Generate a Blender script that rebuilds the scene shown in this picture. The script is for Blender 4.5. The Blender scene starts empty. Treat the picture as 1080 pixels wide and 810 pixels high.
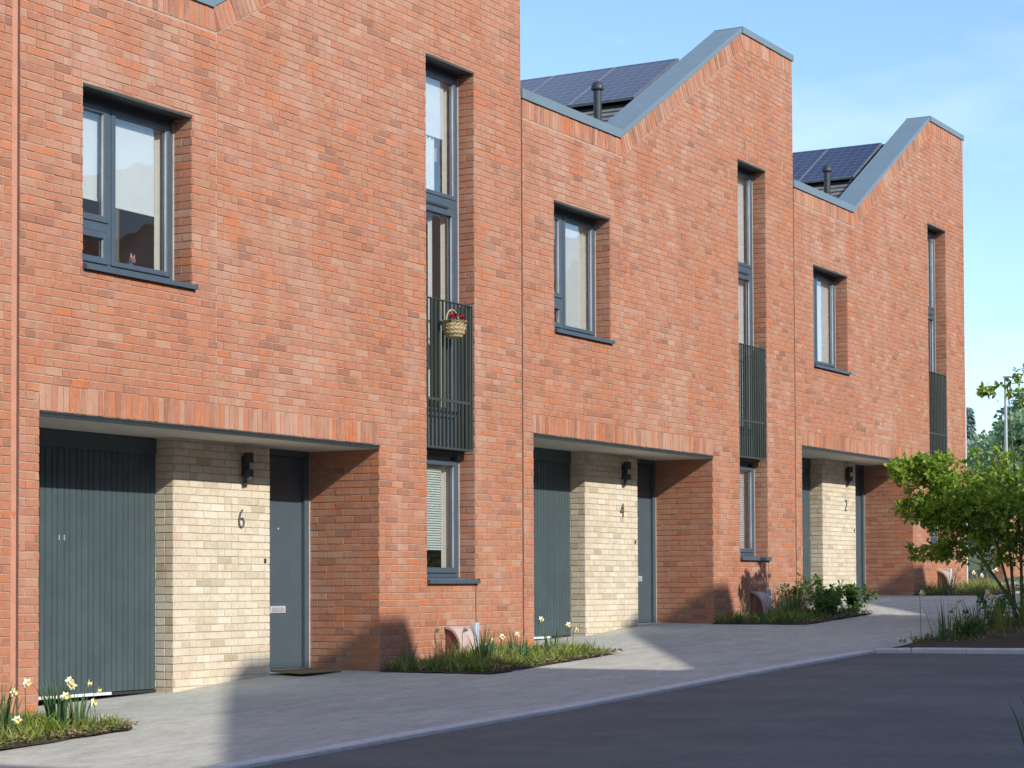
import bpy, math, random
from mathutils import Vector, Matrix
R=random.Random(7)
sc=bpy.context.scene
COL=sc.collection
W=8.42
SL=0.0405                       # street rises towards +X
def gz(x,y=0): return SL*max(-40,min(60,x))

# ------------------------------------------------------------------ materials
MATS={}
def newmat(name):
    m=bpy.data.materials.new(name); m.use_nodes=True
    nt=m.node_tree; b=nt.nodes['Principled BSDF']; MATS[name]=m
    return m,nt,b
def N(nt,t,**k):
    n=nt.nodes.new(t)
    for a,v in k.items():
        if a.startswith('i_'): n.inputs[a[2:].replace('_',' ')].default_value=v
        else: setattr(n,a,v)
    return n
def ramp(nt,stops,interp='LINEAR'):
    n=nt.nodes.new('ShaderNodeValToRGB'); n.color_ramp.interpolation=interp
    e=n.color_ramp.elements
    while len(e)<len(stops): e.new(0.5)
    for s,(p,c) in zip(e,stops): s.position=p; s.color=(*c,1)
    return n
def mixc(nt,fac,a,b,mode='MIX'):
    n=nt.nodes.new('ShaderNodeMix'); n.data_type='RGBA'; n.blend_type=mode
    for s,v in ((0,fac),(6,a),(7,b)):
        if hasattr(v,'is_linked') or hasattr(v,'links'): nt.links.new(v,n.inputs[s])
        else: n.inputs[s].default_value=(*v,1) if isinstance(v,tuple) else v
    return n.outputs[2]
def noise(nt,scale,detail=4,rough=.6,coord='Object',dist=0,sc3=None):
    tc=nt.nodes.new('ShaderNodeTexCoord'); n=nt.nodes.new('ShaderNodeTexNoise')
    n.inputs['Scale'].default_value=scale; n.inputs['Detail'].default_value=detail; n.inputs['Roughness'].default_value=rough; n.inputs['Distortion'].default_value=dist
    if sc3:
        mp=nt.nodes.new('ShaderNodeMapping'); mp.inputs['Scale'].default_value=sc3
        nt.links.new(tc.outputs[coord],mp.inputs[0]); nt.links.new(mp.outputs[0],n.inputs[0])
    else: nt.links.new(tc.outputs[coord],n.inputs[0])
    return n.outputs[0]
def bump(nt,b,h,strength=.3,dist=.004):
    n=nt.nodes.new('ShaderNodeBump'); n.inputs['Strength'].default_value=strength; n.inputs['Distance'].default_value=dist
    nt.links.new(h,n.inputs['Height']); nt.links.new(n.outputs[0],b.inputs['Normal'])
def maprange(nt,v,a,b,c=0,d=1):
    n=nt.nodes.new('ShaderNodeMapRange'); n.inputs[1].default_value=a; n.inputs[2].default_value=b; n.inputs[3].default_value=c; n.inputs[4].default_value=d
    nt.links.new(v,n.inputs[0]); return n.outputs[0]

def brick_mat(name,stops,bloom,bloomamt,dark,hot):
    m,nt,b=newmat(name)
    at=N(nt,'ShaderNodeAttribute',attribute_name='rnd'); sep=N(nt,'ShaderNodeSeparateColor')
    nt.links.new(at.outputs['Color'],sep.inputs[0])
    r1=ramp(nt,stops); nt.links.new(sep.outputs[0],r1.inputs[0])
    # blotches inside each brick
    n1=noise(nt,17,6,.7,dist=.8); n2=noise(nt,70,4,.75); n3=noise(nt,.9,6,.66,dist=.8,sc3=(1.3,1.3,.55))
    c=mixc(nt,maprange(nt,n1,.44,.64,0,.6),r1.outputs[0],bloom)
    nh=noise(nt,11,5,.75,dist=1.5); c=mixc(nt,maprange(nt,nh,.50,.66,0,.55),c,hot)
    c=mixc(nt,maprange(nt,n2,.54,.70,0,.5),c,dark)
    ng=noise(nt,3.2,7,.72,dist=1.0); c=mixc(nt,maprange(nt,ng,.50,.66,0,.28),c,dark)
    # lime bloom in broad drifts, stronger on some bricks
    mul=N(nt,'ShaderNodeMath',operation='MULTIPLY'); nt.links.new(maprange(nt,n3,.45,.68,0,bloomamt),mul.inputs[0]); nt.links.new(maprange(nt,sep.outputs[1],.1,.9,.3,1.5),mul.inputs[1])
    c=mixc(nt,mul.outputs[0],c,(.50,.345,.265))
    # rare burnt bricks
    rb=maprange(nt,sep.outputs[2],.93,.975,0,.55); c=mixc(nt,rb,c,dark)
    nt.links.new(c,b.inputs['Base Color']); b.inputs['Roughness'].default_value=.92
    b.inputs['Specular IOR Level'].default_value=.2
    bump(nt,b,n2,.5,.003)
    return m
RED=[(0,(.29,.135,.095)),(.05,(.37,.155,.10)),(.22,(.43,.165,.095)),(.45,(.41,.195,.12)),(.6,(.44,.165,.088)),(.74,(.40,.21,.135)),(.86,(.52,.16,.06)),(.92,(.43,.175,.105)),(1,(.47,.28,.195))]
brick_mat('red_brick',RED,(.44,.245,.155),.45,(.24,.115,.08),(.50,.145,.06))
YEL=[(0,(.50,.42,.28)),(.08,(.58,.50,.36)),(.3,(.64,.57,.43)),(.6,(.68,.61,.48)),(.8,(.65,.57,.42)),(.95,(.72,.68,.58)),(1,(.60,.44,.31))]
brick_mat('pale_brick',YEL,(.72,.67,.56),.35,(.36,.30,.19),(.60,.50,.33))
def simple(name,col,rough=.6,met=0,var=.15,scale=6,bs=0,bscale=60,spec=.5,coat=0):
    m,nt,b=newmat(name)
    n=noise(nt,scale,5,.6)
    c=mixc(nt,maprange(nt,n,.3,.7,0,1),tuple(x*(1-var) for x in col),tuple(min(1,x*(1+var)) for x in col))
    nt.links.new(c,b.inputs['Base Color']); b.inputs['Roughness'].default_value=rough; b.inputs['Metallic'].default_value=met
    b.inputs['Specular IOR Level'].default_value=spec
    nr=maprange(nt,noise(nt,scale*2.3,4),.3,.7,max(0,rough-.08),min(1,rough+.1)); nt.links.new(nr,b.inputs['Roughness'])
    if bs: bump(nt,b,noise(nt,bscale,4,.7),bs,.003)
    return m
simple('red_mortar',(.43,.30,.23),.95,bs=.5,scale=12)
simple('pale_mortar',(.47,.42,.34),.95,bs=.5,scale=12)
simple('sealant',(.50,.235,.155),.8,var=.1)
simple('slate_frame',(.064,.094,.124),.42,var=.08)
simple('door_paint',(.066,.094,.115),.5,var=.06)
simple('garage_paint',(.058,.085,.094),.55,var=.12,scale=3)
simple('dark_metal',(.028,.034,.034),.5)
simple('olive_metal',(.050,.062,.052),.45,var=.12)
simple('zinc_cap',(.155,.215,.255),.45,var=.06,scale=2,spec=.5)
simple('joint_dark',(.12,.055,.04),.9)
simple('soffit_board',(.66,.62,.52),.85,var=.06)
simple('silver',(.55,.57,.60),.4,met=.3)
simple('steel_grey',(.17,.185,.195),.4,met=.5)
simple('white_seal',(.75,.77,.78),.5)
simple('frame_seal',(.36,.36,.34),.8)
simple('blind_white',(.74,.76,.76),.85,var=.03)
simple('cream_strip',(.66,.64,.58),.9,var=.05)
simple('room_wall',(.62,.58,.50),.9,var=.05)
simple('room_dark',(.10,.08,.07),.9)
simple('flue_black',(.03,.036,.045),.5)
simple('panel_frame',(.30,.33,.38),.35,met=.6)
simple('meter_shell',(.50,.375,.345),.6,var=.08)
simple('meter_front',(.20,.085,.05),.7)
simple('plastic_grey',(.52,.60,.68),.5,var=.03)
simple('mat_coir',(.24,.19,.09),1,bs=1,bscale=200,var=.25,scale=20)
simple('wicker',(.45,.36,.20),.85,bs=1,bscale=90,var=.3,scale=40)
simple('petal_red',(.50,.012,.03),.6)
simple('petal_cream',(.88,.86,.68),.6,var=.06)
simple('petal_yellow',(.86,.70,.22),.6)
simple('post_grey',(.42,.44,.45),.4,met=.3)
simple('toy_brown',(.33,.16,.12),.7); simple('toy_blue',(.03,.06,.15),.6); simple('toy_white',(.7,.6,.58),.7)
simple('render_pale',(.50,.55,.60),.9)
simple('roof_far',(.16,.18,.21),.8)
def leafmat(name,cols,trans=.35,rough=.55):
    m,nt,b=newmat(name)
    at=N(nt,'ShaderNodeAttribute',attribute_name='rnd'); sep=N(nt,'ShaderNodeSeparateColor'); nt.links.new(at.outputs['Color'],sep.inputs[0])
    r1=ramp(nt,[(i/(len(cols)-1),c) for i,c in enumerate(cols)]); nt.links.new(sep.outputs[0],r1.inputs[0])
    nt.links.new(r1.outputs[0],b.inputs['Base Color']); b.inputs['Roughness'].default_value=rough
    b.inputs['Specular IOR Level'].default_value=.35
    tr=N(nt,'ShaderNodeBsdfTranslucent'); nt.links.new(r1.outputs[0],tr.inputs[0])
    mx=N(nt,'ShaderNodeMixShader'); mx.inputs[0].default_value=trans
    nt.links.new(b.outputs[0],mx.inputs[1]); nt.links.new(tr.outputs[0],mx.inputs[2])
    nt.links.new(mx.outputs[0],nt.nodes['Material Output'].inputs[0])
leafmat('tree_leaf',[(.13,.25,.03),(.23,.38,.045),(.35,.50,.06),(.48,.60,.13)],.55)
leafmat('hazed_far_leaf',[(.20,.32,.17),(.28,.40,.21),(.36,.47,.26)],.45)  # lightened leaves: distance haze is put into the colour
leafmat('hazed_spruce_leaf',[(.16,.25,.22),(.22,.32,.28)],.3)  # blue cast of distant haze mixed into the foliage tint
leafmat('grass_leaf',[(.09,.17,.025),(.20,.30,.04),(.32,.39,.07),(.44,.42,.16)],.38)
leafmat('daff_leaf',[(.04,.11,.035),(.075,.17,.06),(.12,.21,.09)],.3)
leafmat('straw_leaf',[(.30,.24,.11),(.42,.35,.18),(.20,.14,.06)],.3)
leafmat('bush_leaf',[(.055,.12,.03),(.10,.20,.045),(.17,.29,.07)],.35)
simple('bark',(.13,.10,.07),.9,var=.3,scale=30,bs=.6)
# soil
m,nt,b=newmat('soil_mat'); n=noise(nt,30,6,.75)
nt.links.new(mixc(nt,maprange(nt,n,.35,.65),(.045,.028,.018),(.14,.085,.055)),b.inputs['Base Color']); b.inputs['Roughness'].default_value=1; bump(nt,b,n,1,.03)
# asphalt road
m,nt,b=newmat('asphalt'); n=noise(nt,1.4,6,.65,sc3=(1,.45,1)); n2=noise(nt,160,2,.8); n3=noise(nt,420,2,.5)
n8=noise(nt,.55,7,.7,dist=1.5,sc3=(.6,1.2,1)); c=mixc(nt,maprange(nt,n,.35,.65),(.100,.104,.098),(.152,.157,.149)); c=mixc(nt,maprange(nt,n8,.50,.60,0,.4),c,(.076,.078,.076)); c=mixc(nt,maprange(nt,n8,.44,.36,0,.35),c,(.20,.195,.19)); n4=noise(nt,38,4,.8); c=mixc(nt,maprange(nt,n4,.52,.72,0,.6),c,(.20,.20,.205)); c=mixc(nt,maprange(nt,n4,.46,.30,0,.6),c,(.045,.045,.05)); c=mixc(nt,maprange(nt,n2,.45,.8,0,.5),c,(.19,.185,.185)); c=mixc(nt,maprange(nt,n3,.62,.75,0,.5),c,(.02,.02,.022))
nt.links.new(c,b.inputs['Base Color']); b.inputs['Roughness'].default_value=.85; bump(nt,b,n2,.6,.004)
# brushed / worn pavement
m,nt,b=newmat('pavement'); n=noise(nt,.9,7,.66,dist=.5,sc3=(.55,1.6,1)); n2=noise(nt,9,5,.7,sc3=(.5,2.4,1)); n3=noise(nt,220,2,.7); n4=noise(nt,3.0,2,.5)
c=mixc(nt,maprange(nt,n,.3,.68),(.395,.40,.35),(.55,.555,.48)); c=mixc(nt,maprange(nt,n2,.50,.70,0,.7),c,(.62,.615,.57)); c=mixc(nt,maprange(nt,n2,.43,.27,0,.75),c,(.20,.20,.19))
n6=noise(nt,2.6,9,.72,dist=1.2,sc3=(.7,1.25,1)); c=mixc(nt,maprange(nt,n6,.50,.66,0,.38),c,(.27,.26,.24)); c=mixc(nt,maprange(nt,n6,.46,.34,0,.4),c,(.66,.655,.615))
n7=noise(nt,7,8,.75,dist=2,sc3=(.35,1.6,1)); c=mixc(nt,maprange(nt,n7,.57,.68,0,.5),c,(.20,.20,.195)); n5=noise(nt,26,4,.75,sc3=(.6,1.8,1)); c=mixc(nt,maprange(nt,n5,.54,.72,0,.55),c,(.24,.24,.235)); c=mixc(nt,maprange(nt,n5,.44,.30,0,.5),c,(.64,.635,.60))
c=mixc(nt,maprange(nt,n3,.52,.8,0,.35),c,(.16,.155,.15)); 
nt.links.new(c,b.inputs['Base Color']); b.inputs['Roughness'].default_value=.85; bump(nt,b,n3,.5,.003)
simple('kerb_stone',(.60,.60,.59),.85,var=.14,scale=9,bs=.6,bscale=120)
simple('mortar_line',(.68,.67,.65),.9)
simple('verge_ground',(.07,.10,.035),1,var=.4,scale=3)
# roof tiles: courses run front to back (along Y)
m,nt,b=newmat('roof_tile'); tc=N(nt,'ShaderNodeUVMap'); br=N(nt,'ShaderNodeTexBrick')
br.inputs['Scale'].default_value=1; br.inputs['Brick Width'].default_value=.33; br.inputs['Row Height'].default_value=.2; br.inputs['Mortar Size'].default_value=.006
br.inputs['Color1'].default_value=(.16,.165,.16,1); br.inputs['Color2'].default_value=(.22,.22,.215,1); br.inputs['Mortar'].default_value=(.03,.03,.03,1)
nt.links.new(tc.outputs[0],br.inputs[0]); nt.links.new(br.outputs[0],b.inputs['Base Color']); b.inputs['Roughness'].default_value=.85; bump(nt,b,br.outputs[1],-.8,.02)
# photovoltaic cells
m,nt,b=newmat('solar_glass'); tc=N(nt,'ShaderNodeUVMap'); br=N(nt,'ShaderNodeTexBrick'); br.offset=0
br.inputs['Scale'].default_value=1; br.inputs['Brick Width'].default_value=1/6; br.inputs['Row Height'].default_value=.1; br.inputs['Mortar Size'].default_value=.004
br.inputs['Color1'].default_value=(.012,.022,.062,1); br.inputs['Color2'].default_value=(.018,.03,.08,1); br.inputs['Mortar'].default_value=(.12,.14,.19,1)
nt.links.new(tc.outputs[0],br.inputs[0]); nt.links.new(br.outputs[0],b.inputs['Base Color']); b.inputs['Roughness'].default_value=.12
b.inputs['Specular IOR Level'].default_value=.3
# glass
m,nt,b=newmat('window_glass'); nt.nodes.remove(b)
tr=N(nt,'ShaderNodeBsdfTransparent'); tr.inputs[0].default_value=(.80,.84,.84,1); gl=N(nt,'ShaderNodeBsdfGlossy'); gl.inputs['Roughness'].default_value=.015; gl.inputs[0].default_value=(.9,.96,1,1)
fr=N(nt,'ShaderNodeLayerWeight'); fr.inputs[0].default_value=.5
pw=N(nt,'ShaderNodeMath',operation='POWER'); nt.links.new(fr.outputs[1],pw.inputs[0]); pw.inputs[1].default_value=1.9
n=noise(nt,1.7,2,.4); bp=N(nt,'ShaderNodeBump'); bp.inputs['Strength'].default_value=.25; bp.inputs['Distance'].default_value=.01; nt.links.new(n,bp.inputs['Height']); nt.links.new(bp.outputs[0],gl.inputs['Normal'])
mm=maprange(nt,pw.outputs[0],0,1,.06,1.0); mx=N(nt,'ShaderNodeMixShader'); nt.links.new(mm,mx.inputs[0]); nt.links.new(tr.outputs[0],mx.inputs[1]); nt.links.new(gl.outputs[0],mx.inputs[2]); nt.links.new(mx.outputs[0],nt.nodes['Material Output'].inputs[0])
# cheap brick for the row across the road
m,nt,b=newmat('opposite_brick'); tc=N(nt,'ShaderNodeTexCoord'); mp=N(nt,'ShaderNodeMapping'); mp.inputs['Rotation'].default_value=(math.radians(90),0,0)
br=N(nt,'ShaderNodeTexBrick'); br.inputs['Scale'].default_value=1; br.inputs['Brick Width'].default_value=.22; br.inputs['Row Height'].default_value=.0735; br.inputs['Mortar Size'].default_value=.006
br.inputs['Color1'].default_value=(.45,.18,.11,1); br.inputs['Color2'].default_value=(.55,.26,.17,1); br.inputs['Mortar'].default_value=(.33,.25,.2,1)
nt.links.new(tc.outputs['Object'],mp.inputs[0]); nt.links.new(mp.outputs[0],br.inputs[0]); nt.links.new(br.outputs[0],b.inputs['Base Color']); b.inputs['Roughness'].default_value=.9

# ------------------------------------------------------------------ mesh builder
class MB:
    def __init__(s): s.v=[]; s.f=[]; s.mi=[]; s.c=[]; s.uv=[]; s.mats=[]
    def m(s,name):
        if name not in s.mats: s.mats.append(name)
        return s.mats.index(name)
    def face(s,pts,mat,c=(.5,.5,.5),uv=None):
        i=len(s.v); s.v.extend(tuple(p) for p in pts); n=len(pts)
        s.f.append(tuple(range(i,i+n))); s.mi.append(s.m(mat)); s.c.append(c); s.uv.append(uv or [(0,0)]*n)
    def idx(s,pts,faces,mat,c=(.5,.5,.5)):
        i=len(s.v); s.v.extend(tuple(p) for p in pts); k=s.m(mat)
        for f in faces: s.f.append(tuple(i+q for q in f)); s.mi.append(k); s.c.append(c); s.uv.append([(0,0)]*len(f))
    def box(s,x0,x1,y0,y1,z0,z1,mat,c=(.5,.5,.5)):
        P=[(x,y,z) for z in (z0,z1) for y in (y0,y1) for x in (x0,x1)]
        s.idx(P,[(0,2,3,1),(4,5,7,6),(0,1,5,4),(1,3,7,5),(3,2,6,7),(2,0,4,6)],mat,c)
    def bbox(s,x0,x1,y0,y1,z0,z1,mat,e=.004):
        # box with chamfered edges (front/back along Y outline chamfered)
        a=[(x0+e,y0,z0+e),(x1-e,y0,z0+e),(x1-e,y0,z1-e),(x0+e,y0,z1-e)]
        b=[(x0,y0+e,z0),(x1,y0+e,z0),(x1,y0+e,z1),(x0,y0+e,z1)]
        d=[(x0,y1,z0),(x1,y1,z0),(x1,y1,z1),(x0,y1,z1)]
        F=[(0,1,2,3)]
        for q in range(4):
            r=(q+1)%4; F.append((q,q+4,r+4,r)); F.append((q+4,q+8,r+8,r+4))
        F.append((11,10,9,8)); s.idx(a+b+d,F,mat)
    def tube(s,pts,rad,mat,n=8,c=(.5,.5,.5),cap=True):
        pts=[Vector(p) for p in pts]; rings=[]; 
        if not hasattr(rad,'__len__'): rad=[rad]*len(pts)
        V=[]
        for i,p in enumerate(pts):
            t=(pts[min(i+1,len(pts)-1)]-pts[max(i-1,0)]).normalized()
            u=t.cross(Vector((0.31,.2,.93))); u=u.normalized() if u.length>1e-4 else Vector((1,0,0)); w=t.cross(u)
            for k in range(n):
                a=2*math.pi*k/n; V.append(p+(u*math.cos(a)+w*math.sin(a))*rad[i])
        F=[]
        for i in range(len(pts)-1):
            for k in range(n):
                k2=(k+1)%n; F.append((i*n+k,i*n+k2,(i+1)*n+k2,(i+1)*n+k))
        if cap: F.append(tuple(range(n))[::-1]); F.append(tuple((len(pts)-1)*n+k for k in range(n)))
        s.idx(V,F,mat,c)
    def lathe(s,cx,cy,prof,mat,n=16):
        V=[];F=[]
        for (r,z) in prof:
            for k in range(n):
                a=2*math.pi*k/n; V.append((cx+r*math.cos(a),cy+r*math.sin(a),z))
        for i in range(len(prof)-1):
            for k in range(n):
                k2=(k+1)%n; F.append((i*n+k,i*n+k2,(i+1)*n+k2,(i+1)*n+k))
        F.append(tuple(range(n))[::-1]); F.append(tuple((len(prof)-1)*n+k for k in range(n)))
        s.idx(V,F,mat)
    def build(s,name,parent=None,smooth=False,label=None,loc=None):
        me=bpy.data.meshes.new(name); me.from_pydata(s.v,[],s.f)
        for q in s.mats: me.materials.append(MATS[q])
        me.polygons.foreach_set('material_index',s.mi)
        if smooth: me.polygons.foreach_set('use_smooth',[True]*len(s.f))
        ca=me.color_attributes.new('rnd','FLOAT_COLOR','CORNER'); buf=[]
        for f,c in zip(s.f,s.c): buf.extend((*c,1.0)*len(f))
        ca.data.foreach_set('color',buf)
        uv=me.uv_layers.new(name='UVMap'); ub=[]
        for u in s.uv:
            for a in u: ub.extend(a)
        uv.data.foreach_set('uv',ub)
        me.update(); o=bpy.data.objects.new(name,me); COL.objects.link(o)
        if parent: o.parent=parent
        if label: o['label']=label
        if loc: o.location=loc
        return o
def tag(o,label=None,cat=None,group=None,kind=None):
    if label: o['label']=label
    if cat: o['category']=cat
    if group: o['group']=group
    if kind: o['kind']=kind
    return o
def empty(name,loc,label=None,cat=None,group=None):
    o=bpy.data.objects.new(name,None); COL.objects.link(o); o.location=loc; o.empty_display_size=.2
    return tag(o,label,cat,group)

# ------------------------------------------------------------------ brickwork
BL,BH,J,JH=.2205,.0735,.0080,.0100
def clip(poly,a,b,c):           # keep a*u+b*v<=c
    out=[]
    for i in range(len(poly)):
        p,q=poly[i],poly[(i+1)%len(poly)]; dp=a*p[0]+b*p[1]-c; dq=a*q[0]+b*q[1]-c
        if dp<=0: out.append(p)
        if dp*dq<0: t=dp/(dp-dq); out.append((p[0]+t*(q[0]-p[0]),p[1]+t*(q[1]-p[1])))
    return out
def subtract(rs,h):
    out=[]
    for (a,b,c,d) in rs:
        if b<=h[0] or a>=h[1] or d<=h[2] or c>=h[3]: out.append((a,b,c,d)); continue
        if a<h[0]: out.append((a,h[0],c,d))
        if b>h[1]: out.append((h[1],b,c,d))
        m0,m1=max(a,h[0]),min(b,h[1])
        if c<h[2]: out.append((m0,m1,c,h[2]))
        if d>h[3]: out.append((m0,m1,h[3],d))
    return out
def emit(mb,O,U,V,Nn,poly,mat,rnd,rng,proud,jit=.0026):
    c=(sum(p[0] for p in poly)/len(poly),sum(p[1] for p in poly)/len(poly))
    pr=proud+rng.uniform(-.0016,.0016); tu=rng.uniform(-.008,.008); tv=rng.uniform(-.02,.02)
    top=[];mid=[];bot=[]
    for (u,v) in poly:
        u2=u+rng.uniform(-jit,jit); v2=v+rng.uniform(-jit,jit)
        du,dv=u2-c[0],v2-c[1]
        h=pr+tu*du+tv*dv
        k=math.hypot(du,dv); e=.0022
        ui=u2-math.copysign(min(e,abs(du)),du); vi=v2-math.copysign(min(e,abs(dv)),dv)
        top.append(O+U*ui+V*vi+Nn*h); mid.append(O+U*u2+V*v2+Nn*(h-.0022)); bot.append(O+U*u2+V*v2-Nn*.001)
    n=len(poly); P=top+mid+bot; F=[tuple(range(n))]
    for i in range(n):
        j=(i+1)%n; F.append((i,i+n,j+n,j)); F.append((i+n,i+2*n,j+2*n,j+n))
    mb.idx(P,F,mat,rnd)
def courses(mb,O,U,V,Nn,u0,u1,v0,v1,holes=(),planes=(),mat='red_brick',L=BL,H=BH,phase=0,seed=0,proud=.0062,vbase=0,hdr=.1):
    rng=random.Random(seed)
    O,U,V,Nn=map(Vector,(O,U,V,Nn))
    j0=math.floor((v0-vbase)/H)-1; j1=math.ceil((v1-vbase)/H)+1
    for j in range(j0,j1):
        a=vbase+j*H+JH/2; b=a+H-JH
        if b<=v0 or a>=v1: continue
        off=(phase+(j%2)*.5)*L; 
        edges=[]; u=u0-L*2-((u0-L*2-off)%L)
        while u<u1+L:
            if rng.random()<hdr: edges.append((u,u+L/2)); edges.append((u+L/2,u+L))
            else: edges.append((u,u+L))
            u+=L
        for (p,q) in edges:
            p+=J/2; q-=J/2
            rs=[(max(p,u0),min(q,u1),max(a,v0),min(b,v1))]
            if rs[0][1]-rs[0][0]<.012 or rs[0][3]-rs[0][2]<.008: continue
            for h in holes: rs=subtract(rs,h)
            rnd=(rng.random(),rng.random(),rng.random())
            for (x0,x1,y0,y1) in rs:
                if x1-x0<.010 or y1-y0<.008: continue
                poly=[(x0,y0),(x1,y0),(x1,y1),(x0,y1)]
                for pl in planes:
                    if len(poly)>2: poly=clip(poly,*pl)
                if len(poly)<3: continue
                A=abs(sum(poly[i][0]*poly[(i+1)%len(poly)][1]-poly[(i+1)%len(poly)][0]*poly[i][1] for i in range(len(poly))))/2
                if A<2e-4: continue
                emit(mb,O,U,V,Nn,poly,mat,rnd,rng,proud)
def soldiers(mb,O,U,V,Nn,u0,u1,v0,v1,planes=(),mat='red_brick',seed=0,proud=.0062):
    rng=random.Random(seed); O,U,V,Nn=map(Vector,(O,U,V,Nn)); u=u0
    while u<u1-.01:
        poly=[(u+J/2,v0+J/2),(min(u+BH,u1)-J/2,v0+J/2),(min(u+BH,u1)-J/2,v1-J/2),(u+J/2,v1-J/2)]
        for pl in planes:
            if len(poly)>2: poly=clip(poly,*pl)
        if len(poly)>2 and poly[1][0]-poly[0][0]>.005: emit(mb,O,U,V,Nn,poly,mat,(rng.choice([.0,.05,.3,.5,.72,.86,.88,.98,1.0]),rng.random(),rng.random()),rng,proud)
        u+=BH

# ------------------------------------------------------------------ the house
ZB=-1.0
PX0,PX1,PZ=.27,5.40,2.57        # porch opening
WX0,WX1,WZ0,WZ1=.80,2.29,3.864,5.414
SX0,SX1,SZ0,SZ1=6.32,7.35,1.174,6.884
LOW,HIGH,DX0,DX1=6.484,8.734,2.60,6.50
M=(HIGH-LOW)/(DX1-DX0)
def ztop(x): return LOW if x<=DX0 else (HIGH if x>=DX1 else LOW+M*(x-DX0))
def house(i,dz,num,label,spec):
    x0=W*i; root=empty('brick_house',(x0,0,dz),label,'house','terraced brick houses along the street')
    sd=100*(i+2)
    # ---- red wall
    w=MB(); holes=[(PX0,PX1,-9,PZ),(WX0,WX1,WZ0,WZ1),(SX0,SX1,SZ0,SZ1)]
    xs=sorted({0,.0,W,DX0,DX1,PX0,PX1,WX0,WX1,SX0,SX1})
    for a,b in zip(xs,xs[1:]):
        mid=(a+b)/2; hs=sorted([(h[2],h[3]) for h in holes if h[0]<mid<h[1]]); z=ZB
        for (p,q) in hs:
            if p>z: w.face([(a,0,z),(b,0,z),(b,0,p),(a,0,p)],'red_mortar')
            z=max(z,q)
        w.face([(a,0,z),(b,0,z),(b,0,ztop(b)),(a,0,ztop(a))],'red_mortar')
    nl=math.hypot(1,M); band=.225
    gL,gR=.035,W-.006
    # stretcher field: below the soldier band of the low parapet, the slope and the high parapet
    sh=[*holes,(PX0,PX1,PZ,PZ+band),(SX1-.012,SX1+.014,-9,SZ0-.03)]
    z_d=lambda x:LOW+M*(x-DX0)
    F=dict(O=(0,0,0),U=(1,0,0),V=(0,0,1),Nn=(0,-1,0))
    bt=band*math.tan(math.atan(M)/2)
    courses(w,u0=gL,u1=DX0+bt,v0=ZB+.6,v1=LOW-band,holes=sh,seed=sd+1,**F)
    off=band*nl
    courses(w,u0=DX0+bt,u1=DX1+bt,v0=ZB+.6,v1=HIGH-band,holes=sh,planes=[(-M,1,LOW-M*DX0-off)],seed=sd+2,**F)
    courses(w,u0=DX1+bt,u1=gR,v0=ZB+.6,v1=HIGH-band,holes=sh,seed=sd+3,**F)
    ang=math.atan(M); Ud=(math.cos(ang),0,math.sin(ang)); Vd=(-math.sin(ang),0,math.cos(ang)); Ln=math.hypot(DX1-DX0,HIGH-LOW)
    t=math.tan(ang/2)
    soldiers(w,u0=gL,u1=DX0+.08,v0=LOW-band+.004,v1=LOW,seed=sd+4,planes=[(1,t,DX0+t*LOW-.004)],**F)
    soldiers(w,u0=DX1-.01,u1=gR,v0=HIGH-band+.004,v1=HIGH,seed=sd+5,planes=[(-1,-t,-DX1-t*HIGH-.004)],**F)
    # slope soldiers mitre into the level ones at both ends
    soldiers(w,O=(DX0,0,LOW),U=Ud,V=Vd,Nn=(0,-1,0),u0=-.0735,u1=Ln+.02,v0=-band+.006,v1=0,seed=sd+6,planes=[(1,-t,Ln-.004),(-1,t,-.004)])
    soldiers(w,u0=PX0,u1=PX1,v0=PZ,v1=PZ+band,seed=sd+7,**F)
    # party joint: dark recess and sealant strip of this house's left neighbour side
    w.box(gR-.004,W-.001,.002,.02,ZB,HIGH,'red_mortar')
    # jambs and heads of the openings
    def jamb(X,face,y0,y1,z0,z1,s,mat='red_brick',mort='red_mortar'):
        w.face([(X,y0,z0),(X,y1,z0),(X,y1,z1),(X,y0,z1)],mort)
        courses(w,O=(X,0,0),U=(0,1,0),V=(0,0,1),Nn=(face,0,0),u0=y0-.004,u1=y1,v0=z0,v1=z1,seed=s,mat=mat,phase=.5,hdr=0)
    jamb(PX1,-1,0,.90,ZB+.6,PZ,sd+8); jamb(PX0,1,0,.90,ZB+.6,PZ,sd+9)
    jamb(WX1,-1,0,.26,WZ0,WZ1,sd+10); jamb(WX0,1,0,.26,WZ0,WZ1,sd+11)
    jamb(SX1,-1,0,.26,SZ0,SZ1,sd+12); jamb(SX0,1,0,.26,SZ0,SZ1,sd+13)
    # inner red nib left of garage door, side and back walls of the building
    w.box(PX0-.001,.45,.90,1.0,ZB,PZ,'red_mortar')
    if i==2: # exposed gable end
        w.box(W-.004,W,.0005,7.8,ZB,LOW,'red_mortar')
        courses(w,O=(W,0,0),U=(0,1,0),V=(0,0,1),Nn=(1,0,0),u0=0,u1=7.8,v0=0,v1=LOW,seed=sd+14)
        w.face([(W,.0,LOW),(W,.42,LOW),(W,.42,HIGH),(W,.0,HIGH)],'red_mortar')
        courses(w,O=(W,0,0),U=(0,1,0),V=(0,0,1),Nn=(1,0,0),u0=0,u1=.42,v0=LOW,v1=HIGH,seed=sd+15)
    else:
        w.face([(W,.0,LOW),(W,.42,LOW),(W,.42,HIGH),(W,.0,HIGH)],'red_mortar')
    w.box(0.001,W-.006,7.8,7.9,ZB,LOW,'red_mortar')
    # parapet back face
    w.face([(0,.40,LOW-.6),(DX0,.40,LOW-.6),(DX0,.40,LOW),(0,.40,LOW)],'red_mortar')
    w.face([(DX0,.40,LOW-.6),(DX1,.40,LOW-.6),(DX1,.40,HIGH),(DX0,.40,LOW)],'red_mortar')
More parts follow.
